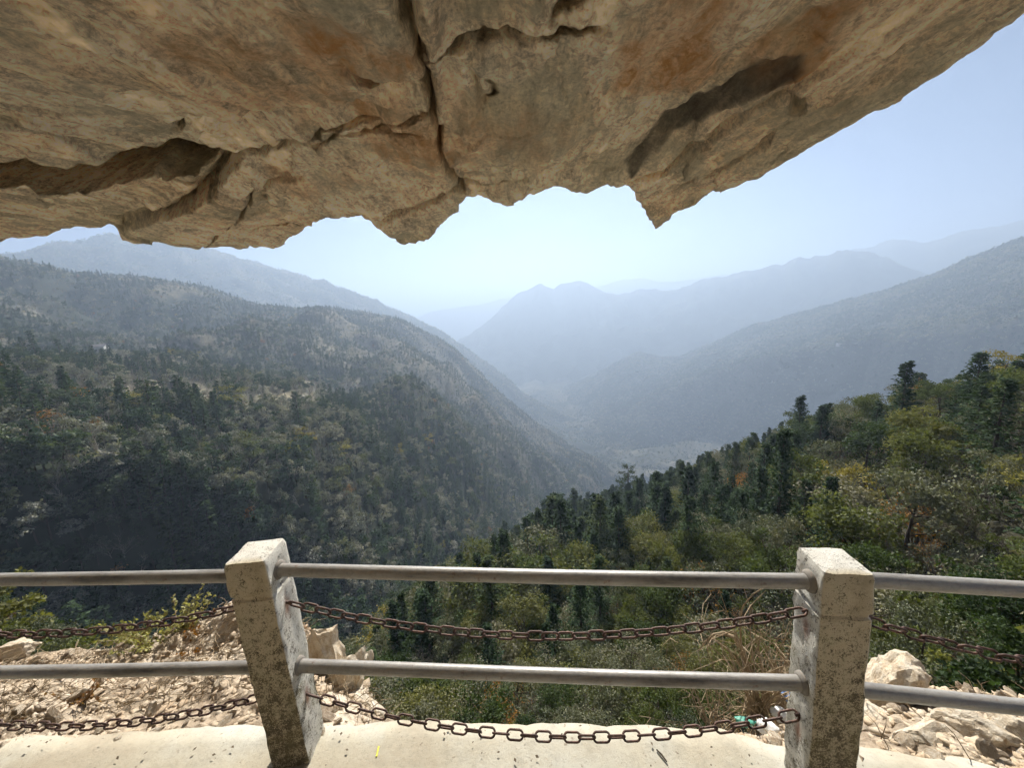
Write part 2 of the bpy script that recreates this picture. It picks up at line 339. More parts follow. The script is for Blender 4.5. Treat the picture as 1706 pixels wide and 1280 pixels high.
A1 = loft([[(-900, 290, 1700), (-300, 375, 1700), (0, 428, 1700), (45, 424, 1700), (95, 405, 1700), (150, 399, 1700), (185, 389, 1700), (230, 396, 1700), (300, 402, 1700), (340, 414, 1700), (400, 431, 1700), (480, 455, 1700), (540, 468, 1680), (580, 487, 1650), (610, 496, 1650), (628, 500, 1640), (652, 516, 1620), (690, 529, 1600), (740, 556, 1550), (800, 597, 1500), (840, 626, 1480), (870, 655, 1460), (905, 676, 1450), (945, 694, 1450), (990, 715, 1450)],
           [(-900, 430, 1350), (0, 500, 1350), (480, 540, 1350), (700, 610, 1330), (800, 645, 1320), (870, 690, 1300), (945, 715, 1300), (990, 725, 1300)],
           [(-900, 560, 1000), (480, 640, 1000), (700, 700, 1000), (870, 750, 1000), (990, 760, 1000)]], -900, 990, 330, 30, 14, 120, 8, back=(1.1, 160), far=1.15)
RIDGE_A = sheet('hill_ridge', A1, M_HILL, 'pale blue ridge rising behind the left wooded hill')
D1 = loft([[(880, 662, 2250), (920, 650, 2100), (960, 637, 1950), (1010, 615, 1850), (1035, 600, 1800), (1060, 590, 1800), (1085, 592, 1800), (1105, 597, 1820), (1130, 597, 1850), (1180, 576, 1800), (1250, 545, 1750), (1300, 532, 1700), (1400, 505, 1650), (1480, 483, 1600), (1550, 460, 1550), (1630, 427, 1520), (1706, 398, 1500), (2000, 300, 1400), (2500, 180, 1300)],
           [(880, 690, 1950), (920, 682, 1760), (1000, 662, 1560), (1100, 640, 1480), (1170, 615, 1420), (1250, 592, 1370), (1400, 556, 1290), (1550, 525, 1220), (1706, 490, 1170), (2500, 360, 1000)],
           [(880, 705, 1700), (920, 700, 1600), (1000, 690, 1430), (1060, 672, 1380), (1110, 655, 1330), (1170, 630, 1300), (1250, 606, 1250), (1400, 574, 1150), (1550, 561, 1090), (1706, 546, 1040), (2500, 500, 900)],
           [(880, 716, 1560), (920, 712, 1480), (1000, 722, 1260), (1060, 712, 1240), (1100, 702, 1250), (1140, 696, 1255), (1170, 690, 1250), (1250, 680, 1205), (1400, 668, 1112), (1550, 660, 1052), (1706, 652, 1003), (2500, 640, 850)],
           [(880, 728, 1450), (920, 725, 1350), (1000, 752, 1080), (1060, 757, 1100), (1100, 757, 1140), (1180, 760, 1150), (1250, 768, 1110), (1400, 770, 1030), (1706, 765, 940), (2500, 760, 800)],
           [(880, 745, 1250), (920, 745, 1180), (1000, 790, 860), (1100, 800, 820), (1250, 805, 800), (1706, 810, 760), (2500, 800, 700)]], 880, 2500, 420, 30, 9, 70, 9, back=(1.1, 160), far=1.15)
HILL_D = sheet('hill', D1, M_HILL, 'right hill sloping down to the valley with a shaded hollow below its spur')
def dfield(P):
    x, y = project(P); f_ = np.maximum(.5 - .5 * sstep(.2, 1.2, np.hypot((x - 1085) / 130, (y - 775) / 34)), .8 * (1 - sstep(.3, 1.0, np.hypot((x - 945) / 45, (y - 705) / 40))))
    return np.clip(np.maximum(f_, .12 + .25 * sstep(-.1, .5, fbm(P[:, 0] / 60, P[:, 1] / 60, None, 4, 905))), 0, 1)
_fa = RIDGE_A.data.attributes.new('field', 'FLOAT', 'POINT'); _fa.data.foreach_set('value', np.clip(.3 + .5 * fbm(A1[..., 0] / 80, A1[..., 1] / 80, None, 4, 907), 0, 1).ravel().astype(np.float32))
_fa = HILL_D.data.attributes.new('field', 'FLOAT', 'POINT'); _fa.data.foreach_set('value', dfield(D1.reshape(-1, 3)).astype(np.float32))
def terrace(P):
    x, y = project(P); return np.exp(-((y - 662 - 7 * np.sin(x / 55.0) - 22 * sstep(100, -200, x)) / 21.0) ** 2) * sstep(600, 500, x) * (.35 + .65 * sstep(-.25, .15, fbm(x / 80, y / 45, None, 3, 604)))
B1 = loft([[(-900, 360, 640), (-300, 405, 740), (0, 433, 780), (60, 444, 780), (120, 462, 780), (190, 465, 780), (250, 466, 785), (330, 480, 800), (400, 500, 815), (480, 515, 835), (540, 517, 860), (600, 519, 880), (640, 527, 890), (680, 539, 905), (720, 560, 915), (760, 585, 925), (800, 620, 930), (830, 652, 935), (865, 682, 940), (900, 708, 940), (960, 748, 930), (1000, 765, 900), (1025, 790, 860), (1045, 815, 830)],
           [(-900, 470, 480), (0, 545, 540), (250, 553, 540), (500, 568, 560), (650, 590, 600), (760, 632, 680), (830, 688, 760), (900, 733, 800), (960, 768, 810), (1020, 806, 790), (1045, 825, 780)],
           [(-900, 600, 260), (0, 628, 275), (250, 636, 275), (500, 632, 300), (650, 642, 350), (760, 684, 430), (850, 745, 520), (920, 785, 600), (1020, 820, 700), (1045, 835, 710)],
           [(-900, 700, 140), (0, 712, 146), (250, 716, 150), (500, 694, 172), (600, 697, 198), (700, 724, 240), (780, 766, 300), (850, 803, 380), (920, 829, 490), (1020, 838, 640), (1045, 845, 650)],
           [(-900, 810, 110), (0, 825, 113), (250, 830, 114), (400, 815, 120), (500, 800, 130), (600, 798, 150), (700, 810, 190), (800, 838, 250), (870, 855, 335), (940, 864, 440), (1020, 857, 590), (1045, 860, 610)],
           [(-900, 1080, 102), (0, 1090, 103), (300, 1085, 103), (420, 1060, 104), (500, 1030, 104), (600, 1005, 107), (700, 975, 135), (800, 945, 185), (880, 915, 265), (960, 895, 390), (1045, 880, 540)],
           [(-900, 1250, 80), (300, 1250, 80), (600, 1150, 86), (800, 1040, 150), (960, 950, 320), (1045, 910, 480)]], -900, 1045, 460, 30, 0, 1, 10, back=(1.12, 80))
_r = np.hypot(B1[..., 0], B1[..., 1])
_k = sstep(0, 22, np.abs(np.arange(B1.shape[1])[None, :] - 30)) * np.ones(B1.shape[:2])      # keep the skyline row as traced
_s = np.clip(_r / 300, .35, 1.6)
B1[..., 2] += (.2 + .8 * _k) * _s * (fbm(B1[..., 0] / 70 + 3, B1[..., 1] / 150, None, 3, 21) * 14 + fbm(B1[..., 0] / 26, B1[..., 1] / 40, None, 3, 22) * 4) * (1 - .8 * terrace(B1.reshape(-1, 3)).reshape(_r.shape))
HILL_B = sheet('hill', B1, M_HILL, 'left wooded hill falling steeply into the shaded ravine')
_fa = HILL_B.data.attributes.new('field', 'FLOAT', 'POINT'); _fa.data.foreach_set('value', np.clip(np.maximum(terrace(B1.reshape(-1, 3)) * 1.3, .7 * sstep(.1, .5, fbm(B1[..., 0].ravel() / 70, B1[..., 1].ravel() / 70, None, 4, 908)) * (np.hypot(B1[..., 0], B1[..., 1]).ravel() > 300)), 0, 1).astype(np.float32))
C1 = loft([[(-400, 1045, 60), (0, 1035, 60), (100, 1085, 60), (200, 1160, 56), (300, 1200, 55), (450, 1195, 50), (560, 1165, 44), (650, 1100, 62), (750, 1020, 92), (850, 960, 122), (930, 910, 152), (1000, 878, 165), (1100, 838, 155), (1200, 798, 135), (1320, 745, 113), (1480, 700, 97), (1600, 672, 93), (1706, 648, 90), (2000, 605, 80), (2500, 560, 70)],
           [(-400, 1085, 40), (0, 1068, 40), (100, 1105, 40), (300, 1205, 40), (560, 1200, 33), (650, 1130, 45), (800, 1045, 56), (900, 1005, 61), (1000, 975, 62), (1100, 945, 60), (1300, 885, 55), (1500, 826, 52), (1706, 776, 50), (2000, 725, 48), (2500, 680, 45)],
           [(-400, 1130, 22), (0, 1105, 22), (100, 1140, 22), (300, 1230, 24), (560, 1240, 22), (700, 1185, 24), (900, 1135, 25), (1100, 1105, 25), (1300, 1075, 25), (1500, 1015, 26), (1706, 965, 28), (2000, 905, 28), (2500, 850, 28)],
           [(-400, 1260, 9), (0, 1240, 9), (300, 1310, 10), (560, 1310, 11), (700, 1300, 10), (1000, 1280, 9.5), (1300, 1250, 9), (1500, 1190, 10), (1706, 1140, 12), (2000, 1090, 13), (2500, 1020, 14)],
           [(-400, 1600, 3.4), (853, 1560, 2.4), (2500, 1500, 3.4)]], -400, 2500, 420, 22, 0, 1, 11, back=(1.45, 45))
_r = np.hypot(C1[..., 0], C1[..., 1])
C1[..., 2] += np.clip((_r - 4) / 25, 0, 1) * (fbm(C1[..., 0] / 18, C1[..., 1] / 18, None, 4, 31) * 1.8)
sheet('slope', C1, M_FLOOR, 'wooded slope dropping from the viewpoint and rising to the right')
V1 = loft([[(560, 640, 3000), (900, 612, 3000), (1100, 606, 3000), (1400, 600, 3000)], [(560, 690, 2300), (900, 645, 2300), (1100, 640, 2300), (1400, 640, 2300)],
           [(560, 740, 1700), (900, 690, 1750), (1100, 690, 1750), (1400, 700, 1700)], [(560, 800, 1250), (900, 745, 1300), (1100, 745, 1300), (1400, 760, 1250)], [(560, 850, 950), (900, 800, 950), (1100, 800, 950), (1400, 810, 950)]], 560, 1400, 160, 22, 14, 160, 12)
VAL = sheet('valley', V1, M_HILL, 'hazy valley floor between the hills')
_fa = VAL.data.attributes.new('field', 'FLOAT', 'POINT'); _fa.data.foreach_set('value', np.clip(.45 + .5 * fbm(V1[..., 0] / 90, V1[..., 1] / 90, None, 4, 906), 0, 1).ravel().astype(np.float32))
g = 6200.0
gx, gy = np.meshgrid(np.linspace(-g, g, 40), np.linspace(-2500, 6800, 40), indexing='ij')
gz = np.full_like(gx, -560.0)
sheet('ground', np.stack([gx, gy, gz], -1), M_HILL, 'valley ground far below the viewpoint')

# ------------------------------------------------------------------ the rock overhang
Z0 = 0.50
def plan(pts, z=Z0): return on_z(np.array([p[0] for p in pts], float), np.array([p[1] for p in pts], float), z)[:, :2]
def seg_dist(X, Y, poly, closed=False):
    n = len(poly); d = np.full(X.shape, 1e9); par = np.zeros(X.shape)
    L = 0.0; tot = sum(np.linalg.norm(poly[(i + 1) % n] - poly[i]) for i in range(n if closed else n - 1))
    for i in range(n if closed else n - 1):
        a, b = poly[i], poly[(i + 1) % n]; ab = b - a; l2 = ab @ ab + 1e-12
        t = np.clip(((X - a[0]) * ab[0] + (Y - a[1]) * ab[1]) / l2, 0, 1)
        dd = np.hypot(X - a[0] - t * ab[0], Y - a[1] - t * ab[1])
        m = dd < d; d = np.where(m, dd, d); par = np.where(m, (L + t * math.sqrt(l2)) / tot, par); L += math.sqrt(l2)
    return d, par
def inside(X, Y, poly):
    c = np.zeros(X.shape, bool); n = len(poly)
    for i in range(n):
        (x0, y0), (x1, y1) = poly[i], poly[(i + 1) % n]
        if y0 == y1: continue
        m = ((y0 > Y) != (y1 > Y)) & (X < (x1 - x0) * (Y - y0) / (y1 - y0) + x0)
        c ^= m
    return c
def sdf(X, Y, poly):
    d, _ = seg_dist(X, Y, poly, True); return np.where(inside(X, Y, poly), -d, d)

def build_overhang():
    xs = np.concatenate([np.linspace(-6.6, -2.4, 150, endpoint=False), np.linspace(-2.4, 1.62, 690), np.linspace(1.66, 2.2, 8)])
    ys = np.concatenate([np.linspace(-2.4, .5, 50, endpoint=False), np.linspace(.5, 2.95, 460), np.linspace(2.98, 3.4, 8)])
    X, Y = np.meshgrid(xs, ys, indexing='ij')
    X = X + .002 * vnoise(X * 60, Y * 60, None, 3); Y = Y + .002 * vnoise(X * 60, Y * 60, None, 4)
    edge_px = [(-260, 445), (0, 418), (60, 413), (110, 410), (150, 405), (175, 395), (197, 387), (203, 399), (230, 403), (290, 408), (330, 416), (380, 411), (430, 413), (458, 418), (488, 406), (505, 395), (530, 378), (560, 367), (575, 360), (600, 358), (625, 365), (640, 378), (665, 392), (694, 400), (715, 387), (740, 371), (765, 352), (775, 338), (800, 336), (815, 340), (835, 347), (860, 340), (878, 322), (890, 327), (905, 320), (925, 315), (945, 317), (965, 325), (985, 322), (1010, 311), (1040, 308), (1055, 320), (1070, 345), (1092, 370), (1130, 351), (1200, 318), (1300, 260), (1400, 206), (1500, 150), (1600, 90), (1706, 20)]
    ep = plan(edge_px)
    out = np.concatenate([[[-9, -4]], [[-9, 2.9]], ep, [[ep[-1][0] + .08, -.2], [ep[-1][0] + .15, -4]]])
    wob = (.014 * fbm(X * 9, Y * 9, None, 4, 41) + .0025 * fbm(X * 34, Y * 34, None, 3, 42)) * (1 - .75 * sstep(.75, .9, X))
    S = sdf(X, Y, out) + wob * (np.abs(Y - 1.5) < 9)
    z = np.full(X.shape, Z0)
    z += .05 * fbm(X * .8, Y * .8, None, 3, 50) + .018 * fbm(X * 2.6, Y * 1.6, None, 4, 51) + .010 * fbm(X * 11, Y * 5, None, 4, 52) + .004 * fbm(X * 40, Y * 22, None, 3, 53)
    fr = np.random.default_rng(95)
    for nf, tilt in ((70, .085), (420, .07)):
        cx = fr.uniform(-6.6, 2.2, nf); cy_ = fr.uniform(-2.4, 3.4, nf); gx_ = fr.normal(0, tilt, nf); gy_ = fr.normal(0, tilt, nf); best = np.full(X.shape, 1e9); add = np.zeros(X.shape)
        wx = X + .10 * fbm(X * 3, Y * 3, None, 3, 96); wy = (Y + .10 * fbm(X * 3, Y * 3, None, 3, 97)) * .75
        for a in range(nf):
            d2 = (wx - cx[a]) ** 2 + (wy - cy_[a] * .75) ** 2; m_ = d2 < best; best[m_] = d2[m_]; add[m_] = (gx_[a] * (X - cx[a]) + gy_[a] * (Y - cy_[a]))[m_]
        z += .30 * add
    # bedding ribs running back from the right corner
    rt = .35 + .65 * sstep(.1, .8, X)
    z += rt * .010 * fbm(X * 20 + Y * 3.0, Y * 1.1, None, 4, 54) + rt * .006 * np.abs(fbm(X * 34 + Y * 4.0, Y * 1.6, None, 3, 57))
    jit = .009 * fbm(X * 3.5, Y * 3.5, None, 2, 55) + .006 * fbm(X * 17, Y * 17, None, 4, 56)
    UY = np.zeros_like(X)
    def region(px, depth, edge=.02, soft=0.0, under=0.0, keep=0.0, far=None, ramp=.2):
        nonlocal z, UY
        s = sdf(X, Y, plan(px)) + jit
        w = 1 - sstep(-edge, edge * .4, s)
        if soft: w = w * (1 - sstep(-soft, 0, s) * .5)
        if far: w = w * sstep(0, ramp, seg_dist(X, Y, plan(far))[0])
        if keep: w = w * sstep(0, -keep, S)
        z += depth * w
        if under: UY = np.maximum(UY, under * w)
        return w
    def crack(px, depth, width, fade=True, under=.05):
        nonlocal z, UY
        d, t = seg_dist(X, Y, plan(px)); d = np.abs(d + jit * .35)
        e = np.sin(np.pi * np.clip(t, 0.03, .97)) ** .5 if fade else 1.0
        wv = width * (.45 + 1.0 * (vnoise(X * 9, Y * 9, None, 77) * .5 + .5) ** 1.5)
        gsh = e * np.exp(-(d / wv) ** 2); z += depth * gsh; UY = np.maximum(UY, under * gsh)
    # front-left shelf a little higher than the near slab, and blocks between the joints
    region([(-300, 322), (0, 322), (160, 318), (310, 308), (385, 285), (330, 325), (260, 350), (200, 382), (190, 440), (-300, 470)], .035, .03)
    region([(200, 382), (260, 350), (330, 325), (392, 288), (440, 300), (400, 350), (330, 420), (190, 440)], -.02, .02)
    region([(395, 288), (560, 240), (720, 222), (760, 310), (640, 350), (600, 380), (480, 440), (330, 425), (410, 350), (440, 312)], .012, .03)
    region([(722, 0), (735, 240), (772, 320), (880, 300), (1020, 300), (1100, 236), (1270, 95), (1350, 60), (1450, -120), (700, -120)], .02, .03)
    region([(297, 208), (340, 206), (400, 198), (460, 196), (520, 204), (575, 206), (600, 192), (640, 196), (640, 222), (560, 236), (500, 252), (440, 266), (392, 278), (360, 272), (330, 246), (292, 236)], .085, .012, far=[(640, 222), (560, 236), (500, 252), (440, 266), (392, 278), (360, 272), (330, 246)], ramp=.24)
    region([(-320, 262), (0, 263), (60, 269), (110, 279), (170, 273), (230, 269), (270, 266), (295, 257), (335, 262), (370, 274), (420, 280), (375, 296), (320, 305), (240, 304), (160, 311), (80, 319), (0, 323), (-320, 330)], .55, .022, 0, .58)
    region([(610, 180), (640, 160), (700, 144), (722, 168), (726, 192), (690, 190), (640, 192)], .07, .03, far=[(640, 192), (690, 190), (726, 192)], ramp=.12)
    region([(778, 80), (795, 62), (815, 50), (850, 57), (905, 64), (895, 69), (840, 68), (820, 80), (800, 84)], .09, .012, 0, .08)
    region([(1350, 72), (1270, 92), (1180, 163), (1100, 236), (1010, 300), (1040, 312), (1100, 284), (1180, 234), (1260, 168), (1335, 108)], .045, .05, 0, 0, .22, [(1010, 318), (1040, 312), (1100, 284), (1180, 234), (1260, 168), (1335, 108)], .13)
    region([(1045, 306), (1105, 286), (1180, 238), (1260, 172), (1350, 106), (1706, -110), (1900, -160), (1900, 60), (1706, 40), (1400, 225), (1092, 395), (1060, 340)], -.012, .02)
    region([(1318, 132), (1332, 128), (1345, 140), (1338, 158), (1322, 166)], .05, .01)
    region([(1262, 236), (1284, 214), (1288, 222), (1275, 238)], .04, .01)
    region([(622, 364), (700, 343), (742, 327), (772, 322), (772, 352), (742, 376), (700, 410), (650, 400)], -.02, .02)
    region([(776, 322), (830, 315), (878, 301), (884, 330), (838, 358), (778, 348)], -.018, .015)
    crack([(668, -60), (671, 0), (676, 30), (690, 52), (699, 70), (702, 95), (697, 112), (712, 126), (717, 150), (711, 170), (722, 190), (723, 215), (735, 235), (732, 255), (746, 280), (751, 298), (763, 308), (772, 324)], .10, .009, False)
    region([(640, -80), (672, 0), (680, 40), (700, 72), (720, 62), (716, 30), (712, 0), (712, -80)], .05, .02, far=[(712, -80), (712, 0), (716, 30), (720, 62)], ramp=.10)
    crack([(690, 110), (722, 106), (745, 102), (778, 78)], .09, .009)
    crack([(778, 80), (800, 72), (840, 62), (890, 64)], .12, .018); crack([(880, 64), (960, 48), (1005, 46)], .05, .010)
    crack([(460, 262), (520, 268), (570, 252), (640, 246), (700, 240)], .06, .010)
    crack([(240, 300), (300, 318), (345, 322), (390, 345)], .04, .009)
    crack([(560, 120), (600, 150), (640, 158), (700, 150)], .05, .010)
    crack([(630, 362), (665, 350), (700, 341), (740, 325), (775, 319), (830, 313), (878, 299)], .12, .010)
    crack([(198, 382), (240, 360), (285, 343), (330, 325), (365, 303), (392, 287), (430, 286), (460, 276), (500, 258), (560, 238), (640, 226), (722, 205)], .12, .016, True, .09)
    crack([(330, 412), (380, 376), (402, 345), (414, 326), (450, 312), (500, 306)], .08, .010)
    crack([(420, 388), (460, 384), (490, 378)], .03, .010)
    crack([(783, 120), (795, 145), (800, 170), (806, 200)], .025, .008)
    crack([(808, 140), (822, 152), (826, 172), (808, 186)], .03, .008)
    crack([(1040, 306), (1110, 284), (1180, 238), (1250, 178), (1330, 118), (1420, 60)], .04, .014)
    crack([(1100, 330), (1200, 270), (1262, 240), (1330, 196)], .018, .010)
    crack([(920, 20), (950, 0), (985, -20)], .05, .012)
    crack([(300, 208), (298, 225), (288, 236)], .05, .012)
    # the outer face: round the lip, then climb steeply outwards
    z += .018 * sstep(-.05, .0, S) ** 2
    o = np.clip(S, 0, None)
    z += np.minimum(5.5 * o + .5 * sstep(0, .02, o) * .08, 2.6) + (o > .03) * .12 * fbm(X * 3, z * 3, None, 3, 60) * sstep(.03, .2, o)
    nu, nv = X.shape
    V = np.stack([X, Y + UY * (S < -.02), z], -1).reshape(-1, 3); F = [grid_faces(nu, nv)]
    # close it: a skirt and a cap above
    ring = [i * nv for i in range(nu)] + [(nu - 1) * nv + j for j in range(1, nv)] + [i * nv + nv - 1 for i in range(nu - 2, -1, -1)] + [j for j in range(nv - 2, 0, -1)]
    ring = np.array(ring); top = V[ring].copy(); top[:, 2] = 3.6; ctr = np.array([[-2.2, .5, 3.9]]); n0 = len(V)
    V = np.concatenate([V, top, ctr]); m = len(ring); k = np.arange(m)
    F.append(np.stack([ring[k], n0 + k, n0 + (k + 1) % m, ring[(k + 1) % m]], -1))
    F.append(np.stack([n0 + k, np.full(m, n0 + m), np.full(m, n0 + m), n0 + (k + 1) % m], -1))
    q = np.concatenate(F[:2]); tri = np.stack([n0 + k, np.full(m, n0 + m), n0 + (k + 1) % m], -1)
    me = mesh_from('rock_overhang', V, q, M_OVER, True)
    capm = mesh_from('cap', np.concatenate([top, ctr]), np.stack([k, np.full(m, m), (k + 1) % m], -1), M_OVER)
    # mineral stains that belong to the rock itself
    Xf, Yf = X.ravel(), Y.ravel()
    def blob(px, py, rx, ry):
        c = plan([(px, py)])[0]; e = np.hypot((Xf - c[0]) / rx, (Yf - c[1]) / ry) + .75 * fbm(Xf * 9, Yf * 4, None, 5, 91)
        return (1 - sstep(.05, 1.25, e)) * (.55 + .45 * np.clip(fbm(Xf * 26, Yf * 9, None, 4, 94) + .4, 0, 1))
    rust = np.maximum.reduce([blob(590, 78, .16, .14), .55 * blob(470, 172, .14, .16), .7 * blob(1165, 40, .11, .30), .8 * blob(1390, 10, .09, .16), .5 * blob(640, 215, .12, .10), .45 * blob(640, 262, .2, .12), .3 * blob(840, 235, .25, .3), .4 * blob(480, 315, .25, .12)])
    s = sdf(Xf, Yf, plan([(1350, 66), (1325, 70), (1262, 104), (1180, 170), (1100, 234), (1040, 284), (1052, 296), (1110, 258), (1190, 206), (1268, 146), (1352, 92)])) + .010 * fbm(Xf * 12, Yf * 5, None, 4, 92)
    soot = .95 * (1 - sstep(-.018, .008, s)) * np.clip(1.15 - .35 * (Yf - 1.1), .35, 1)
    soot = np.maximum(soot, .5 * blob(240, 135, .10, .09) * (fbm(Xf * 30, Yf * 30, None, 3, 93) > 0))
    pad = np.zeros(m + 1)
    for nm, a in (('rust', rust), ('soot', soot)):
        at_ = me.attributes.new(nm, 'FLOAT', 'POINT'); at_.data.foreach_set('value', np.concatenate([a, pad]).astype(np.float32))
    root = link('rock_overhang', me, label='massive brown rock overhang with dark cracks hanging over the viewpoint', cat='rock overhang')
    link('rock_top', capm, root)
build_overhang()
def build_back_wall():
    u = np.linspace(-6.5, 2.2, 60); w = np.linspace(-1.95, .75, 26); U, W = np.meshgrid(u, w, indexing='ij')
    Y = -2.25 + .12 * fbm(U * 1.2, W * 1.2, None, 4, 61) + .25 * sstep(.1, .75, W)
    link('rock_face', mesh_from('rock_face', np.stack([U, Y, W], -1).reshape(-1, 3), grid_faces(60, 26, True), M_OVER, True), label='rock face rising behind the viewpoint', kind='structure')
build_back_wall()

# ------------------------------------------------------------------ concrete path
ZB = -1.787
def edge_y(x):
    pts = plan([(-500, 1262), (0, 1228), (100, 1221), (210, 1214), (300, 1208), (400, 1203), (520, 1203), (610, 1203), (700, 1202), (900, 1203), (1050, 1207), (1200, 1213), (1250, 1224), (1300, 1236), (1370, 1240), (1435, 1242), (1500, 1249), (1600, 1264), (1706, 1281), (2100, 1345)], ZB)
    return np.interp(x, pts[:, 0], pts[:, 1])
def build_path():
    nu = 260; u = np.linspace(-5.5, 3.6, nu); v = np.linspace(0, 1, 44)
    ey = edge_y(u) + .010 * fbm(u * 9, u * 0, None, 4, 71)
    U, Vv = np.meshgrid(u, v, indexing='ij'); Y = -2.2 + (ey[:, None] + 2.2) * Vv
    Z = ZB + .006 * fbm(U * 2, Y * 2, None, 3, 72) + .0015 * fbm(U * 14, Y * 14, None, 3, 73)
    Z -= .012 * sstep(.03, 0, ey[:, None] - Y) ** 2
    P = np.stack([U, Y, Z], -1); low = P[:, -1:].copy(); low[..., 2] -= .22; low[..., 1] += .015 * fbm(U[:, -1:] * 8, low[..., 2] * 8, None, 3, 74)
    low2 = low.copy(); low2[..., 2] -= 1.2; low2[..., 1] += .25
    P = np.concatenate([P, low, low2], 1)
    link('path', mesh_from('path', P.reshape(-1, 3), grid_faces(nu, 46, True), M_SLAB, True), label='pale concrete footpath slab with a ragged outer edge', kind='structure')
build_path()

# ------------------------------------------------------------------ railing: posts, pipes
POST = {}
def make_post(parent, X, Y, yaw, dep, lean, top=-.849, w=.15, seed=0):
    h = top - ZB
    n = 12; zs = np.concatenate([np.linspace(-.25, h - .18, 34), np.linspace(h - .163, h - .139, 5), np.linspace(h - .12, h - .022, 6), [h - .012, h - .003]])
    ring = []
    T_ = [0, .035, .09] + [.09 + .82 * q / 8 for q in range(1, 8)] + [.91, .965]
    for k in T_: ring.append((-.5 + k, 0, 0, -1))
    for k in T_: ring.append((.5, k, 1, 0))
    for k in T_: ring.append((.5 - k, 1, 0, 1))
    for k in T_: ring.append((-.5, 1 - k, -1, 0))
    ring = np.array(ring); m = len(ring); V = []
    for z in zs:
        inset = .006 if h - .160 < z < h - .142 else 0.0
        ch = max(0, (z - (h - .022))) * .35
        x = ring[:, 0] * w; y = ring[:, 1] * dep
        cx = x * (1 - 2 * (inset + ch) / w); cyy = dep / 2 + (y - dep / 2) * (1 - 2 * (inset + ch * .6) / dep)
        cor = np.minimum.reduce([np.hypot(np.abs(x) - w / 2, y), np.hypot(np.abs(x) - w / 2, y - dep)])
        rnd = (.0012 + .003 * fbm(x * 20, y * 20, z * 18 + x * 0, 2, 83)) * np.exp(-(cor / .006) ** 2)
        cx -= np.sign(x) * rnd; cyy -= np.sign(y - dep / 2) * rnd
        nz = .0022 * fbm(x * 45 + seed * 9, y * 45, z * 45 + x * 0, 3, 81) + .0035 * np.clip(fbm(x * 14 + seed, y * 14, z * 9 + x * 0, 3, 82), -1, .6)
        cx += nz * ring[:, 2]; cyy += nz * ring[:, 3]
        V.append(np.stack([cx - lean[0] * (z - h), cyy - lean[1] * (z - h), np.full(m, z)], -1))
    V = np.array(V)
    nj = 9                                                        # top grid
    F = [(a * m + k, a * m + (k + 1) % m, (a + 1) * m + (k + 1) % m, (a + 1) * m + k) for a in range(len(zs) - 1) for k in range(m)]
    V = V.reshape(-1, 3); b = (len(zs) - 1) * m; topring = V[b:b + m]; c = topring.mean(0)
    inner = c + (topring - c) * .55; inner[:, 2] += .003
    V = np.concatenate([V, inner, [c + [0, 0, .0035]]]); k0 = len(zs) * m
    F += [(b + k, b + (k + 1) % m, k0 + (k + 1) % m, k0 + k) for k in range(m)] + [(k0 + k, k0 + (k + 1) % m, k0 + m) for k in range(m)]
    ft_val = np.concatenate([np.tile(np.where(ring[:, 3] == -1, 1.0, .12), len(zs)), np.full(m + 1, .1)])  # front face takes the tanner tone; sides, back and top stay pale
    me = mesh_from('post', V, F, M_POST, True); me.set_sharp_from_angle(angle=math.radians(40))
    # rust bleeding from the chain eyes
    a = me.attributes.new('front_tan', 'FLOAT', 'POINT'); a.data.foreach_set('value', ft_val.astype(np.float32))
    a = me.attributes.new('rust', 'FLOAT', 'POINT'); r = np.zeros(len(V))
    for zc in (h - .235, h - .67):
        for sx in (-1, 1):
            d = np.hypot((V[:, 1] - dep * .5) / .022, (V[:, 2] - zc + .02) / .055) + 3 * (np.sign(V[:, 0]) != sx) + 4 * (np.abs(np.abs(V[:, 0]) - w / 2) > .03)
            r = np.maximum(r, 1 - sstep(.3, 1.2, d))
    a.data.foreach_set('value', r.astype(np.float32))
    o = link('post', me, parent, loc=(X, Y, ZB), rot=(0, 0, yaw))
    return o
rail_root = link('guard_railing', None, label='guard railing of square whitewashed concrete posts joined by two steel pipes', cat='railing', loc=(0, 0, 0))
L = dict(X=-1.023, Y=1.272, yaw=.085, dep=.155); Rr = dict(X=1.015, Y=1.046, yaw=-.135, dep=.143)
pl = make_post(rail_root, L['X'], L['Y'], L['yaw'], L['dep'], (.028, 0.0), seed=1); pl['label'] = 'left post stained with lichen, leaning slightly'
pr = make_post(rail_root, Rr['X'], Rr['Y'], Rr['yaw'], Rr['dep'], (.026, 0.0), seed=2); pr['label'] = 'right post with a bright left side'
make_post(rail_root, -3.18, 1.40, .05, .15, (.01, 0), seed=3); make_post(rail_root, 3.02, .72, -.18, .15, (.0, 0), seed=4)
def rail(a, b, rad=.0247):
    a = np.array(a, float); b = np.array(b, float); d = b - a; Lh = np.linalg.norm(d); g = Geo()
    s = np.linspace(0, Lh, 40); pts = np.stack([s, .0012 * np.sin(s * 3.1), -.004 * np.sin(np.pi * s / Lh)], -1)
    g.tube(pts, rad * (1 + .01 * fbm(s * 4, s * 0, None, 2, 5)), 28, True)
    o = link('rail', g.mesh('rail', M_PIPE, True), rail_root, loc=a)
    o.rotation_euler = Vector(d).to_track_quat('X', 'Z').to_euler()
    return o
TL, TR, LL, LR = (-1.0, 1.352, -.936), (1.0, 1.108, -.922), (-1.0, 1.352, -1.379), (1.01, 1.108, -1.322)
M_CEM = mat_plain('cement_patch', (.22, .20, .175), .95, .1)
def collar(p, d):
    d = np.array(d, float); d /= np.linalg.norm(d); g = Geo(); p = np.array(p, float); q = np.array([-.012, -.004, .000, .004, .006]); g.tube(p + d * q[:, None], [.037, .0365, .034, .030, .027], 18); link('cement_collar', g.mesh('cement_collar', M_CEM, True), rail_root)
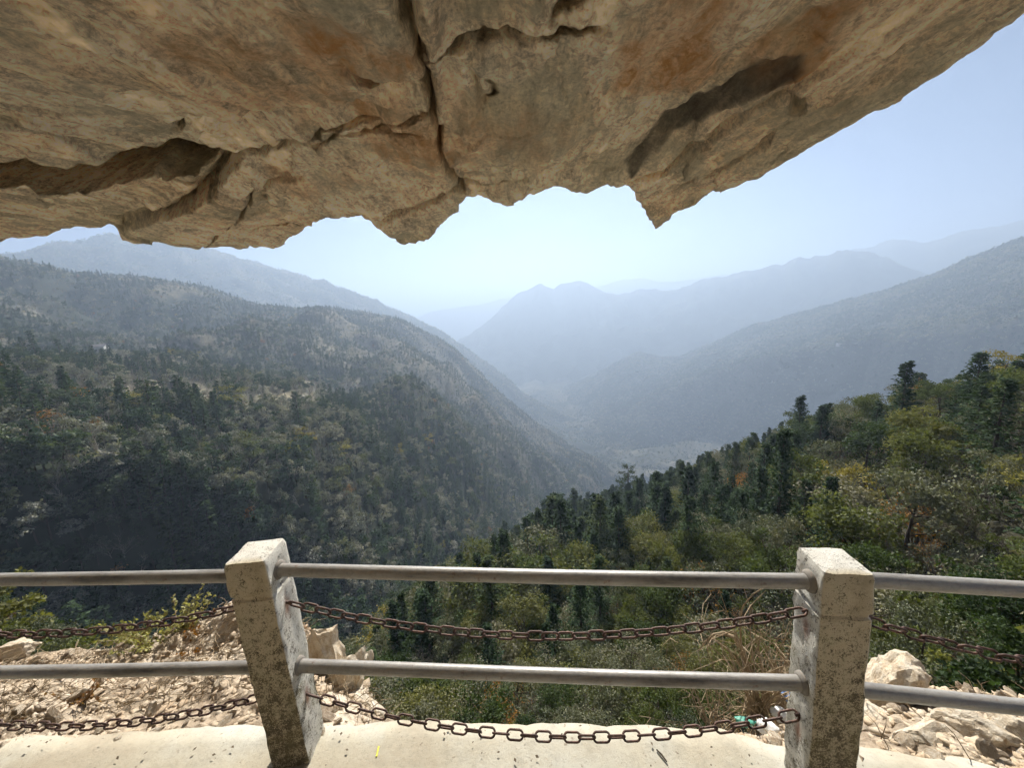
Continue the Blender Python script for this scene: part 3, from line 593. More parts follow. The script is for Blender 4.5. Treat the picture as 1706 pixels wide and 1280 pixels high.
for (p, q, f_) in ((TL, TR, 1), (TR, TL, 1), (LL, LR, 1), (LR, LL, 1)):
    p_, q_ = np.array(p), np.array(q); d_ = (q_ - p_) / np.linalg.norm(q_ - p_); xf = (-.945 if p[0] < 0 else .94) if p[2] > -1.1 else (-.933 if p[0] < 0 else .95); collar(p_ + d_ * abs((xf - p[0]) / d_[0]), d_)
rail(TL, TR); rail(LL, LR)
rail((-3.18, 1.46, -.94), (-1.03, 1.325, -.940)); rail((-3.18, 1.44, -1.385), (-1.03, 1.348, -1.380))
rail((1.03, 1.150, -.940), (3.02, .79, -.935)); rail((1.03, 1.155, -1.382), (3.02, .81, -1.40))

# ------------------------------------------------------------------ chains
def link_mesh():
    pitch, wid, r = .056, .031, .0042; n = 22; hw = wid / 2 - 0; hl = pitch / 2 + .004 - hw; P = []
    for k in range(n):
        t = k / n * 2 * math.pi; P.append((math.copysign(hl, math.cos(t)) + hw * math.cos(t), hw * math.sin(t), 0))
    P = np.array(P); g = Geo(); th = np.linspace(0, 2 * np.pi, 7, endpoint=False); V = []
    for k in range(n):
        T = P[(k + 1) % n] - P[k - 1]; T /= np.linalg.norm(T); N = np.cross(T, [0, 0, 1])
        V += [P[k] + r * (N * math.cos(q) + np.array([0, 0, 1]) * math.sin(q)) for q in th]
    F = [(k * 7 + j, k * 7 + (j + 1) % 7, ((k + 1) % n) * 7 + (j + 1) % 7, ((k + 1) % n) * 7 + j) for k in range(n) for j in range(7)]
    g.add(V, F); return g.mesh('chain_link', M_CHAIN, True)
LINK = link_mesh()
def chain(a, b, sag, label, seed):
    a = np.array(a, float); b = np.array(b, float); t = np.linspace(0, 1, 600)
    C = a + (b - a) * t[:, None]; C[:, 2] -= sag * 4 * t * (1 - t)
    s = np.concatenate([[0], np.cumsum(np.linalg.norm(np.diff(C, axis=0), axis=1))]); n = int(round(s[-1] / .056)); rg = random.Random(seed)
    root = link('chain', None, label=label, cat='chain', group='rusty chains strung between the railing posts', loc=a)
    Q = np.stack([np.interp(np.linspace(0, s[-1], n + 1), s, C[:, k]) for k in range(3)], -1)
    base = rg.uniform(.2, .5)
    for i in range(n):
        m = (Q[i] + Q[i + 1]) / 2 - a; d = Q[i + 1] - Q[i]
        q = Vector(d).to_track_quat('X', 'Z'); o = link('link', LINK, root, loc=m)
        roll = (math.pi / 2 if i % 2 == 0 else 0) + base + rg.uniform(-.18, .18)
        o.rotation_euler = (q.to_matrix() @ Matrix.Rotation(roll, 3, 'X')).to_euler()
    # eye bolt set into each post
    for e, sgn in ((Q[0], 1), (Q[-1], -1)):
        g = Geo(); dd = (Q[1] - Q[0]) if sgn > 0 else (Q[-2] - Q[-1]); dd /= np.linalg.norm(dd)
        g.tube([e - a - dd * .05, e - a + dd * .008], .006, 8); link('eye_bolt', g.mesh('eye_bolt', M_CHAIN, True), root)
chain((-.935, 1.352, -1.090), (.945, 1.12, -1.040), .125, 'upper rusty chain between the two posts', 1)
chain((-.925, 1.352, -1.530), (.955, 1.12, -1.465), .155, 'lower rusty chain between the two posts', 2)
chain((-3.10, 1.45, -1.06), (-1.095, 1.35, -1.085), .135, 'upper rusty chain running left of the left post', 3)
chain((-3.10, 1.44, -1.50), (-1.085, 1.35, -1.515), .165, 'lower rusty chain running left of the left post', 4)
chain((1.095, 1.11, -1.055), (2.95, .80, -1.10), .15, 'rusty chain running right of the right post', 5)

# ------------------------------------------------------------------ rubble banks and boulders beyond the path
rng = np.random.default_rng(7)
def stone_mesh(name, seed, cuts=11, sub=2, mat=M_PALE, rough=.12, flat=1.0):
    import bmesh
    r = np.random.default_rng(seed); bm = bmesh.new(); bmesh.ops.create_icosphere(bm, subdivisions=sub, radius=1.0)
    V = np.array([v.co[:] for v in bm.verts])
    for _ in range(cuts):
        n = r.normal(size=3); n /= np.linalg.norm(n); d = r.uniform(.45, .85); k = V @ n - d
        V -= np.clip(k, 0, None)[:, None] * n
    V *= 1 + rough * fbm(V[:, 0] * 2.5 + seed, V[:, 1] * 2.5, V[:, 2] * 2.5, 4, seed)[:, None]
    V[:, 2] *= flat
    for v, c in zip(bm.verts, V): v.co = c
    me = bpy.data.meshes.new(name); bm.to_mesh(me); bm.free(); me.materials.append(mat); return me
STONES = [stone_mesh('stone', 100 + i, 10, 2, flat=.7) for i in range(8)]
CHIPS = [stone_mesh('chip', 140 + i, 7, 1, flat=.55) for i in range(4)]
def bank(rows, pmin, pmax, nu, sub, seed):
    P = loft(rows, pmin, pmax, nu, sub)
    _e = np.linspace(0, 1, P.shape[1])[None, :]; _w = 1 - sstep(.86, 1.0, _e)
    P[..., 2] += _w * .045 * fbm(P[..., 0] * 3, P[..., 1] * 3, None, 5, seed) + _w * .015 * fbm(P[..., 0] * 16, P[..., 1] * 16, None, 3, seed + 3)
    _k = sstep(.93, 1.0, _e); P[..., 2] = P[..., 2] * (1 - _k) + np.minimum(P[..., 2], ZB - .02) * _k
    return P
def edge_row(pxs, dz=-.03, dr=.02):
    out = []
    for x in pxs:
        y = np.interp(x, [-500, 0, 210, 400, 610, 900, 1200, 1300, 1435, 1600, 1706, 2100], [1262, 1228, 1214, 1203, 1203, 1203, 1213, 1236, 1242, 1264, 1281, 1345])
        p = on_z(np.array([float(x)]), np.array([float(y)]), ZB)[0]; p = p * (1 + .0) + np.array([0, -.05, -.02]); u_, v_ = project(p); out.append((float(u_), float(v_), float(np.hypot(p[0], p[1]))))
    return out
BL = bank([[(-500, 1240, 5.2), (0, 1180, 5.2), (200, 1160, 5.2), (385, 1130, 4.6), (520, 1160, 3.9), (660, 1230, 3.4)],
           [(-500, 1150, 4.1), (0, 1106, 4.0), (90, 1094, 4.0), (180, 1088, 4.0), (235, 1076, 4.0), (275, 1060, 3.9), (330, 1030, 3.7), (385, 1003, 3.4), (450, 1010, 3.1), (520, 1062, 2.9), (575, 1110, 2.7), (620, 1165, 2.5), (660, 1222, 2.35)],
           [(-500, 1190, 3.5), (0, 1150, 3.3), (200, 1130, 3.2), (300, 1100, 3.1), (385, 1078, 2.85), (450, 1085, 2.6), (520, 1115, 2.4), (600, 1165, 2.2), (660, 1225, 2.1)],
           edge_row([-500, 0, 100, 200, 300, 400, 500, 600, 660])], -500, 660, 260, 30, 201)
BR = bank([[(1225, 1262, 3.2), (1330, 1245, 3.4), (1440, 1200, 3.6), (1600, 1200, 3.6), (1706, 1210, 3.6), (2200, 1260, 3.6)],
           [(1225, 1240, 2.5), (1330, 1205, 2.7), (1440, 1165, 2.9), (1520, 1150, 2.9), (1600, 1160, 2.9), (1706, 1170, 2.9), (2200, 1230, 3.0)],
           edge_row([1225, 1300, 1370, 1435, 1500, 1600, 1706, 1900, 2200])], 1225, 2200, 200, 34, 231)
def bank_obj(P, label):
    nu, nv = P.shape[:2]; return link('rubble_bank', mesh_from('rubble_bank', P.reshape(-1, 3), grid_faces(nu, nv, True), M_RUB, True), label=label, kind='structure')
bl = bank_obj(BL, 'bank of broken pale stone and dry stems beyond the path at left'); br = bank_obj(BR, 'bank of broken pale stone beyond the path at right')
def scatter_stones(P, parent, n_big, n_small, v0, v1, seed, big=(.018, .05), small=(.006, .022)):
    r = np.random.default_rng(seed); nu, nv = P.shape[:2]
    def pick():
        i = r.integers(0, nu - 1); j = r.integers(int(nv * v0), int(nv * v1) - 1); return P[i, j] + (P[i + 1, j + 1] - P[i, j]) * r.random(3)
    for _ in range(n_big):
        s = r.uniform(*big) * (r.random() ** .7 + .35); p = pick()
        link('stone', STONES[r.integers(0, 8)], parent, loc=p + [0, 0, s * .15], rot=r.uniform(-3, 3, 3) * [.35, .35, 1], scale=(s * r.uniform(.8, 1.7), s * r.uniform(.7, 1.1), s * r.uniform(.5, 1.0)))
    VV = []; FF = []; n = 0; data = []
    for me in CHIPS:
        v = np.empty(len(me.vertices) * 3); me.vertices.foreach_get('co', v); data.append((v.reshape(-1, 3), [tuple(p.vertices) for p in me.polygons]))
    for _ in range(n_small):
        v, f = data[r.integers(0, 4)]; s = r.uniform(*small) * (r.random() + .5); a = r.uniform(0, 6.3); ca, sa = math.cos(a), math.sin(a)
        q = v * [s * r.uniform(.8, 1.9), s, s * r.uniform(.5, 1)]; q = q @ np.array([[ca, sa, 0], [-sa, ca, 0], [0, 0, 1]]); tl = r.uniform(-.5, .5); q[:, 2] += q[:, 0] * tl
        VV.append(q + pick()); FF.append(np.array(f) + n); n += len(v)
    o = link('gravel', mesh_from('gravel', np.concatenate(VV), np.concatenate(FF), M_PALE), parent, kind='stuff')
scatter_stones(BL, bl, 230, 5200, .36, 1.0, 301); scatter_stones(BR, br, 150, 3000, .4, 1.0, 302)
def boulder(px, py, r, size, rot, seed, label, flat=1.0, cuts=12):
    p = at(np.array(float(px)), np.array(float(py)), r); me = stone_mesh('boulder', seed, cuts, 4, M_BOUL, flat=flat, rough=.16)
    return link('boulder', me, label=label, cat='boulder', loc=p, rot=rot, scale=size)
boulder(540, 1082, 2.45, (.135, .13, .25), (.1, -.25, .3), 11, 'upright pale boulder just right of the left post')
boulder(580, 1135, 2.30, (.15, .15, .22), (.2, .5, .9), 12, 'pale boulder with a tan crack low beside the left post')
boulder(598, 1182, 2.12, (.15, .14, .14), (0, .3, .2), 13, 'pale boulder touching the path edge right of the left post')
boulder(548, 1185, 2.02, (.12, .10, .12), (.2, .1, 2.0), 14, 'low pale boulder on the path edge at the foot of the left post')
boulder(15, 1085, 4.0, (.17, .10, .085), (.1, -.2, .5), 15, 'flat wedge boulder at the far left edge of the view', .8)
boulder(425, 1193, 2.13, (.055, .045, .045), (0, .1, .4), 16, 'small squared stone on the path edge left of the left post')
boulder(1500, 1150, 2.75, (.23, .16, .20), (.1, .25, .4), 17, 'peaked tan boulder behind the right post')
boulder(1470, 1205, 2.30, (.13, .13, .10), (0, .2, 1.0), 18, 'broad cracked boulder low beside the right post', .8)
boulder(1545, 1235, 2.13, (.17, .11, .07), (.1, .1, .1), 19, 'long flat boulder on the path edge right of the right post', .8)
boulder(1625, 1232, 2.35, (.13, .10, .09), (.1, .3, 2.2), 20, 'rounded boulder among the rubble at right')
boulder(1695, 1240, 2.45, (.12, .12, .10), (.3, .1, 1.2), 21, 'pale boulder at the right edge of the view')

# ------------------------------------------------------------------ plant meshes
def blades(p, d, nrm, ln, wd):
    """diamond leaves from base points p, directions d, normals nrm"""
    d = d / (np.linalg.norm(d, axis=1)[:, None] + 1e-9); w = np.cross(d, nrm); w /= np.linalg.norm(w, axis=1)[:, None] + 1e-9
    ln = np.broadcast_to(ln, (len(p),))[:, None]; wd = np.broadcast_to(wd, (len(p),))[:, None]
    n2 = np.cross(w, d)
    V = np.stack([p, p + d * ln * .5 + w * wd + n2 * ln * .06, p + d * ln, p + d * ln * .5 - w * wd + n2 * ln * .06], 1)
    return V.reshape(-1, 3)
def leaf_mesh(name, V, mat, seed=0, tone=None):
    n = len(V) // 4; me = mesh_from(name, V, np.arange(n * 4).reshape(-1, 4), mat)
    a = me.attributes.new('leaf_tone', 'FLOAT', 'FACE'); r = np.random.default_rng(seed)
    t = r.random(n) if tone is None else np.clip(tone + r.normal(0, .18, n), 0, 1)
    a.data.foreach_set('value', t.astype(np.float32)); return me
def conifer(seed, h=12.0, R=2.3, lev=34, nb=7, k=8, ls=.5):
    r = np.random.default_rng(seed); P = []; D = []; N = []; LN = []; nbr = lev * nb; gaps = r.uniform(0, 6.28, 5); gz_ = r.uniform(.15, .8, 5); lop = r.uniform(0, 6.28)
    for i in range(nbr):
        t = ((i + r.random()) / nbr) ** .92; a = r.uniform(0, 6.28)
        if any(abs((a - g_ + 3.14) % 6.28 - 3.14) < .5 and abs(t - z_) < .06 for g_, z_ in zip(gaps, gz_)): continue
        z = h * (.05 + .94 * t); prof = ((1 - t) ** .8) * (1 if t > .16 else .5 + 3.1 * t) * (1 + .09 * math.sin(t * 21 + seed) + .12 * math.cos(a - lop))
        L_ = R * prof * r.uniform(.35, 1.15) + .15; o = np.array([math.cos(a), math.sin(a), 0]); s = np.linspace(.15, 1, k); up = r.uniform(-.55, -.05) + .6 * t
        pos = np.stack([o[0] * s * L_, o[1] * s * L_, z + up * s * L_ + .18 * L_ * s ** 2], -1) + r.normal(0, .07, (k, 3))
        side = np.where(np.arange(k) % 2 == 0, 1, -1) * r.uniform(.3, 1.1, k); tan = np.array([-o[1], o[0], 0])
        P.append(pos); D.append(o + tan * side[:, None] + np.array([0, 0, 1]) * r.uniform(-.6, .35, (k, 1))); N.append(np.array([0, 0, 1]) + r.normal(0, .7, (k, 3))); LN.append(ls * r.uniform(.6, 1.35, k) * (1 - .3 * t))
    P, D, N, LN = map(np.concatenate, (P, D, N, LN))
    g = Geo(); g.tube([(0, 0, -.6), (0, 0, h * .5), (0, 0, h * .97)], [h * .018, h * .011, .02], 6)
    return g.mesh('trunk', M_BARK, True), leaf_mesh('crown', blades(P, D, N, LN, LN * .28), M_CON, seed)
def limbs(r, g, h, n, R, z0=.3, rad=.02, sides=4):
    tips = []
    g.tube([(0, 0, -.6), (r.normal(0, .1), r.normal(0, .1), h * .35), (r.normal(0, .25), r.normal(0, .25), h * .75)], [h * rad, h * rad * .7, h * rad * .25], 6)
    for i in range(n):
        a = 2 * math.pi * i / n * 2.4 + r.uniform(-.5, .5); z = h * r.uniform(z0, .7); L_ = R * r.uniform(.55, 1.0); rise = r.uniform(.25, .9) * L_
        e = np.array([math.cos(a) * L_, math.sin(a) * L_, min(z + rise, h * .96)]); m = np.array([e[0] * .45, e[1] * .45, z + (e[2] - z) * .35])
        g.tube([(0, 0, z), m, e], [h * rad * .45, h * rad * .28, h * rad * .10], sides); tips.append(e)
    return tips
def broadleaf(seed, mat, h=7.0, R=2.6, ncl=22, per=170, ls=.2, dens=1.0):
    r = np.random.default_rng(seed); g = Geo(); tips = limbs(r, g, h, 9, R * .85)
    P = []; D = []; N = []; T = []
    for i in range(ncl):
        if i < len(tips): c = tips[i] + r.normal(0, .2, 3)
        else:
            a = r.uniform(0, 6.28); u = r.uniform(-.5, 1); q = math.sqrt(max(0, 1 - u * u)) * r.uniform(.35, 1); c = np.array([math.cos(a) * R * q, math.sin(a) * R * q, h * .62 + u * h * .34])
        cr = R * r.uniform(.22, .42); n = int(per * dens * r.uniform(.7, 1.2)); d = r.normal(size=(n, 3)); d /= np.linalg.norm(d, axis=1)[:, None]; d[:, 2] = np.where(d[:, 2] < -.35, -d[:, 2], d[:, 2])
        rr = cr * r.uniform(.45, 1.12, n)[:, None]
        P.append(c + d * rr * [1, 1, .75]); D.append(r.normal(size=(n, 3)) + d * .6 - [0, 0, .35]); N.append(d + r.normal(0, .5, (n, 3))); T.append(np.full(n, r.uniform(.25, .75)))
    P, D, N, T = map(np.concatenate, (P, D, N, T)); ln = ls * r.uniform(.65, 1.35, len(P))
    return g.mesh('trunk', M_BARK, True), leaf_mesh('crown', blades(P, D, N, ln, ln * .36), mat, seed, T)
def bare(seed, h=6.5, spread=.55, leaves=180, mat=None, depth=4, nch=(6, 5, 5, 4), ls=.16, rad=.016, tmat=None):
    r = np.random.default_rng(seed); g = Geo(); g2 = Geo(); tips = []
    def grow(p, d, L_, ra, lv):
        mid = p + d * L_ * .5 + r.normal(0, .06, 3) * L_; e = p + d * L_ + r.normal(0, .08, 3) * L_
        (g if lv == 0 else g2).tube([p, mid, e], [ra, ra * .75, ra * .5], 6 if lv == 0 else 3, False)
        if lv >= depth - 1: tips.append(e); return
        for i in range(nch[lv]):
            t = r.uniform(.35, 1.0); q = p + (e - p) * t; nd = d + r.normal(0, spread, 3) + [0, 0, .12]; nd /= np.linalg.norm(nd)
            grow(q, nd, L_ * r.uniform(.5, .75), max(ra * .45, .008), lv + 1)
    grow(np.array([0, 0, -.4]), np.array([r.normal(0, .08), r.normal(0, .08), 1.0]), h * .45, h * rad, 0)
    tips = np.array(tips); tr = g.mesh('trunk', tmat or M_TWIG, True)
    tw = g2.mesh('branches', tmat or M_TWIG)
    if leaves:
        idx = r.integers(0, len(tips), leaves); P = tips[idx] + r.normal(0, .18, (leaves, 3)); ln = ls * r.uniform(.6, 1.3, leaves)
        return tr, tw, leaf_mesh('crown', blades(P, r.normal(size=(leaves, 3)) - [0, 0, .3], r.normal(size=(leaves, 3)) + [0, 0, .5], ln, ln * .36), mat or M_GRY, seed)
    return tr, tw, None
def open_pine(seed, h=12.0):
    r = np.random.default_rng(seed); g = Geo(); g.tube([(0, 0, -.5), (.1, 0, h * .5), (0, .1, h * .96)], [.16, .11, .04], 6); P = []; D = []
    for i in range(26):
        z = h * r.uniform(.55, .97); a = r.uniform(0, 6.28); L_ = 2.3 * (1.12 - z / h) / .5 * r.uniform(.5, 1) + .3; e = np.array([math.cos(a) * L_, math.sin(a) * L_, z + r.uniform(-.1, .35)]); g.tube([(0, 0, z), e], [.035, .012], 3, False)
        for s in np.linspace(.45, 1.05, 4):
            c = np.array([0, 0, z]) * (1 - s) + e * s; n = 22; P.append(c + r.normal(0, .14, (n, 3))); D.append(r.normal(size=(n, 3)) + [0, 0, .5])
    P = np.concatenate(P); D = np.concatenate(D); ln = .34 * r.uniform(.7, 1.2, len(P))
    return g.mesh('trunk', M_BARK, True), leaf_mesh('crown', blades(P, D, r.normal(size=P.shape), ln, ln * .12), M_CON, seed)

KINDS = {'conifer': [conifer(400 + i, R=2.2 + .3 * i, lev=46, nb=8, k=9, ls=.40) for i in range(4)],
         'broadleaf': [broadleaf(420 + i, M_BRO, ncl=24, per=190, ls=.19) for i in range(4)],
         'greyleaf': [broadleaf(440 + i, M_GRY, h=6.5, R=2.4, ncl=20, per=130, ls=.17) for i in range(3)],
         'bare': [bare(460 + i, leaves=160 + 60 * i, mat=M_GRY) for i in range(4)],
         'yellow': [broadleaf(480 + i, M_YEL, h=5.5, R=2.0, ncl=16, per=80, ls=.17) for i in range(2)],
         'orange': [bare(490, leaves=900, mat=M_ORA, ls=.2), bare(491, leaves=700, mat=M_ORA, ls=.2)],
         'pine': [open_pine(495)]}
HGT = {'conifer': 12.0, 'broadleaf': 7.0, 'greyleaf': 6.5, 'bare': 6.8, 'yellow': 5.5, 'orange': 6.8, 'pine': 12.0}
NAME = {'conifer': 'conifer_tree', 'broadleaf': 'evergreen_tree', 'greyleaf': 'grey_leaved_tree', 'bare': 'bare_tree', 'yellow': 'yellow_tree', 'orange': 'orange_tree', 'pine': 'pine_tree'}
GLABEL = {'conifer': 'dark green conifer among the trees on the near right slope', 'broadleaf': 'leafy evergreen tree in the wood on the near right slope', 'greyleaf': 'grey green leafy tree in the wood on the near right slope',
          'bare': 'bare twiggy grey tree in the wood on the near right slope', 'yellow': 'yellow autumn tree in the wood on the near right slope', 'orange': 'orange brown thinning tree in the wood on the near right slope'}
def plant(kind, loc, height, rot, label=None, wid=1.0, var=None, group='trees on the near right slope'):
    ms = KINDS[kind]; parts = ms[(var if var is not None else int(abs(rot) * 1000)) % len(ms)]; s = height / HGT[kind]
    root = link(NAME[kind], None, label=label or GLABEL[kind], cat='tree', group=group, loc=loc, rot=(0, 0, rot), scale=(s * wid, s * wid, s))
    for nm, me in zip(('trunk', 'crown') if len(parts) == 2 else ('trunk', 'branches', 'crown'), parts):
        if me: link(nm, me, root)
    return root

# ------------------------------------------------------------------ woods
PROTO = {}
def proto_collection(name, metas):
    c = bpy.data.collections.new(name); objs = []
    for i, parts in enumerate(metas):
        V = []; F = []; MI = []; mats = []; n = 0; tones = []
        for me in parts:
            if me is None: continue
            v = np.empty(len(me.vertices) * 3); me.vertices.foreach_get('co', v); V.append(v.reshape(-1, 3))
            if me.materials[0] not in mats: mats.append(me.materials[0])
            mi = mats.index(me.materials[0]); at_ = me.attributes.get('leaf_tone'); nf = len(me.polygons); tt = np.full(nf, .5, np.float32)
            if at_: at_.data.foreach_get('value', tt)
            F += [tuple(j + n for j in p.vertices) for p in me.polygons]; MI += [mi] * nf; tones.append(tt); n += len(me.vertices)
        m2 = mesh_from('wood_tree', np.concatenate(V), F, mats=mats, midx=MI); a = m2.attributes.new('leaf_tone', 'FLOAT', 'FACE'); a.data.foreach_set('value', np.concatenate(tones))
        o = bpy.data.objects.new('%s_%02d' % (name, i), m2); c.objects.link(o); objs.append(o)
    return c
def wood(name, pts, scl, rot, idx, coll, label):
    me = bpy.data.meshes.new(name); me.vertices.add(len(pts)); me.vertices.foreach_set('co', np.asarray(pts, np.float32).ravel())
    a = me.attributes.new('sc', 'FLOAT_VECTOR', 'POINT'); a.data.foreach_set('vector', np.asarray(scl, np.float32).ravel())
    a = me.attributes.new('rt', 'FLOAT_VECTOR', 'POINT'); a.data.foreach_set('vector', np.asarray(rot, np.float32).ravel())
    a = me.attributes.new('ix', 'INT', 'POINT'); a.data.foreach_set('value', np.asarray(idx, np.int32))
    ng = bpy.data.node_groups.new(name, 'GeometryNodeTree'); ng.interface.new_socket('Geometry', in_out='INPUT', socket_type='NodeSocketGeometry'); ng.interface.new_socket('Geometry', in_out='OUTPUT', socket_type='NodeSocketGeometry')
    N = ng.nodes; gi = N.new('NodeGroupInput'); go = N.new('NodeGroupOutput'); ip = N.new('GeometryNodeInstanceOnPoints'); ci = N.new('GeometryNodeCollectionInfo')
    ci.inputs['Collection'].default_value = coll; ci.inputs['Separate Children'].default_value = True; ci.inputs['Reset Children'].default_value = True
    ip.inputs['Pick Instance'].default_value = True
    def na(nm, ty):
        n = N.new('GeometryNodeInputNamedAttribute'); n.data_type = ty; n.inputs['Name'].default_value = nm; return n.outputs[0]
    ng.links.new(gi.outputs[0], ip.inputs['Points']); ng.links.new(ci.outputs[0], ip.inputs['Instance']); ng.links.new(na('ix', 'INT'), ip.inputs['Instance Index'])
    ng.links.new(na('rt', 'FLOAT_VECTOR'), ip.inputs['Rotation']); ng.links.new(na('sc', 'FLOAT_VECTOR'), ip.inputs['Scale']); ng.links.new(ip.outputs[0], go.inputs[0])
    o = link(name, me, label=label, kind='stuff'); md = o.modifiers.new('wood', 'NODES'); md.node_group = ng
    return o
def sample_sheet(P, n, seed, vmin=0.0, vmax=1.0, wfun=None):
    r = np.random.default_rng(seed); nu, nv = P.shape[:2]; j0, j1 = int(vmin * (nv - 1)), int(vmax * (nv - 1))
    Q = P[:, j0:j1 + 1]; a = Q[1:, :-1] - Q[:-1, :-1]; b = Q[:-1, 1:] - Q[:-1, :-1]; A = np.linalg.norm(np.cross(a, b), axis=-1)
    if wfun is not None: A = A * wfun(Q[:-1, :-1])
    pr = (A / A.sum()).ravel(); k = r.choice(len(pr), n, p=pr); i, j = np.divmod(k, A.shape[1]); u, v = r.random(n)[:, None], r.random(n)[:, None]
    return (Q[i, j] * (1 - u) * (1 - v) + Q[i + 1, j] * u * (1 - v) + Q[i, j + 1] * (1 - u) * v + Q[i + 1, j + 1] * u * v)
def thin(P, dmin):
    keep = []; cell = {}; dm = np.broadcast_to(dmin, (len(P),))
    for k, p in enumerate(P):
        d = dm[k]; c = (int(p[0] // d), int(p[1] // d)); lv = int(math.log2(max(d, .1)) * 2); ok = True
        for dx in (-1, 0, 1):
            for dy in (-1, 0, 1):
                for q in cell.get((c[0] + dx, c[1] + dy, lv), ()):
                    if (q[0] - p[0]) ** 2 + (q[1] - p[1]) ** 2 < d * d: ok = False; break
                if not ok: break
            if not ok: break
        if ok: keep.append(k); cell.setdefault((c[0], c[1], lv), []).append(p)
    return np.array(keep, int)
def inframe(P, mx=160, my=120):
    x, y = project(P); return (x > -mx) & (x < 1706 + mx) & (y > -my) & (y < 1280 + my) & ((P @ _f) > 0)

# small trees for the middle distance
MID_LIST = [conifer(500 + i, R=2.1 + .3 * i, lev=22, nb=7, k=4, ls=.85) for i in range(3)] + [broadleaf(510 + i, M_COOL, ncl=16, per=52, ls=.44) for i in range(3)] + [broadleaf(520 + i, M_LIT, ncl=15, per=46, ls=.40) for i in range(2)] \
    + [bare(530 + i, leaves=40, mat=M_GRY, depth=4, nch=(6, 5, 4), ls=.3, rad=.02, tmat=M_PALET, spread=.4) for i in range(2)] + [broadleaf(540, M_YEL, h=5.5, R=2.2, ncl=12, per=36, ls=.38), bare(541, leaves=260, mat=M_ORA, depth=3, nch=(7, 6, 5), ls=.42, rad=.02)]
MID = proto_collection('hill_tree', MID_LIST)
MIDH = [12.0] * 3 + [7.0] * 3 + [7.0] * 2 + [6.8] * 2 + [5.5, 6.8]
def dress(pts, seed, weights_fun, hrange):
    r = np.random.default_rng(seed); n = len(pts); W = weights_fun(pts); W = W / W.sum(1)[:, None]; c = W.cumsum(1); idx = (r.random(n)[:, None] > c).sum(1).clip(0, W.shape[1] - 1)
    h = r.uniform(*hrange, n) * np.where(idx < 3, 1.45, 1.0) * r.uniform(.75, 1.2, n); s = h / np.array(MIDH)[idx]
    return idx, np.stack([s * r.uniform(.85, 1.25, n)] * 2 + [s], -1), np.stack([r.normal(0, .05, n), r.normal(0, .05, n), r.uniform(0, 6.28, n)], -1)
def w_left(P):
    n1 = fbm(P[:, 0] / 35, P[:, 1] / 35, None, 3, 601); n2 = fbm(P[:, 0] / 50, P[:, 1] / 50, None, 3, 602); W = np.zeros((len(P), 12)); x, y = project(P)
    con = .25 + 2.2 * sstep(.05, .45, n1) + .5 * sstep(0, .4, n1) * (y > 640)
    ter = terrace(P)
    W[:, 0:3] = (con * (1 - .9 * ter))[:, None] / 3; W[:, 3:6] = .55 / 3; W[:, 6:8] = (.45 + .8 * sstep(.0, .5, n2))[:, None] / 2; W[:, 8:10] = (.32 + 9 * ter + .9 * sstep(.1, .5, -n1))[:, None] / 2
    W[:, 10] = .008 + .05 * ter; W[:, 11] = .02; return W
pts = sample_sheet(B1, 260000, 611, .12, .95, lambda Q: 1 / np.clip(np.hypot(Q[..., 0], Q[..., 1]) / 250, .35, 3) ** 1.2); pts = pts[inframe(pts, 260, 60)]; rr = np.hypot(pts[:, 0], pts[:, 1])
pts = pts[thin(pts, np.select([rr < 118, rr < 200, rr < 330, rr < 520], [1.5, 2.5, 2.8, 3.0], 3.5))]
pts = pts[np.random.default_rng(613).random(len(pts)) > .6 * np.clip(terrace(pts) * 1.4, 0, 1)]
ix, scl, rt = dress(pts, 612, w_left, (4.6, 9.0)); _q = np.interp(np.hypot(pts[:, 0], pts[:, 1]), [90, 160, 300, 600], [.95, .95, .78, .70])[:, None]; scl = scl * _q; wood('hillside_wood', pts - [0, 0, .3], scl, rt, ix, MID, 'mixed conifer and leafless wood covering the left hill')
# tiny tufts for far wooded hills
def tuft(seed, mat, cone):
    r = np.random.default_rng(seed); n = 34; d = r.normal(size=(n, 3)); d /= np.linalg.norm(d, axis=1)[:, None]; d[:, 2] = np.abs(d[:, 2]); z = r.random(n)
    P = np.stack([d[:, 0] * 1.9 * (1 - .8 * z), d[:, 1] * 1.9 * (1 - .8 * z), 6.5 * z], -1) if cone else d * [2.6, 2.6, 4.2] + [0, 0, .6]
    return (leaf_mesh('tuft', blades(P, r.normal(size=(n, 3)) - [0, 0, .4], d + r.normal(0, .4, (n, 3)), 2.0 * r.uniform(.7, 1.3, n), .75), mat, seed),)
FARC = proto_collection('far_tree', [tuft(701, M_CON, True), tuft(702, M_BRO, False), tuft(703, M_GRY, False), tuft(704, M_GRY, False), tuft(705, M_GRY, False)])
def far_wood(P, n, seed, label, d0, wname, vm=(.1, .95), hs=(.8, 1.5)):
    p = sample_sheet(P, n, seed, *vm); p = p[inframe(p, 200, 40)]; p = p[thin(p, d0)]; p = p[np.random.default_rng(5).random(len(p)) > (.8 * sstep(.35, .8, dfield(p)) if P is D1 else 0)]; r = np.random.default_rng(seed); m = len(p)
    k = fbm(p[:, 0] / 90, p[:, 1] / 90, None, 3, seed); ix = np.where(k + r.normal(0, .35, m) > .25, 0, r.integers(1, 5, m)); s = r.uniform(*hs, m)
    wood(wname, p - [0, 0, .5], np.stack([s * 1.1, s * 1.1, s], -1), np.stack([np.zeros(m)] * 2 + [r.uniform(0, 6.28, m)], -1), ix, FARC, label)
far_wood(D1, 160000, 711, 'distant wood covering the right hill', 4.4, 'distant_wood', (.1, .97))
far_wood(V1, 14000, 713, 'distant wood along the valley floor', 8.0, 'distant_wood', (.3, 1.0))
far_wood(A1, 60000, 712, 'distant wood on the pale ridge behind the left hill', 7.0, 'distant_wood', (.2, .9))

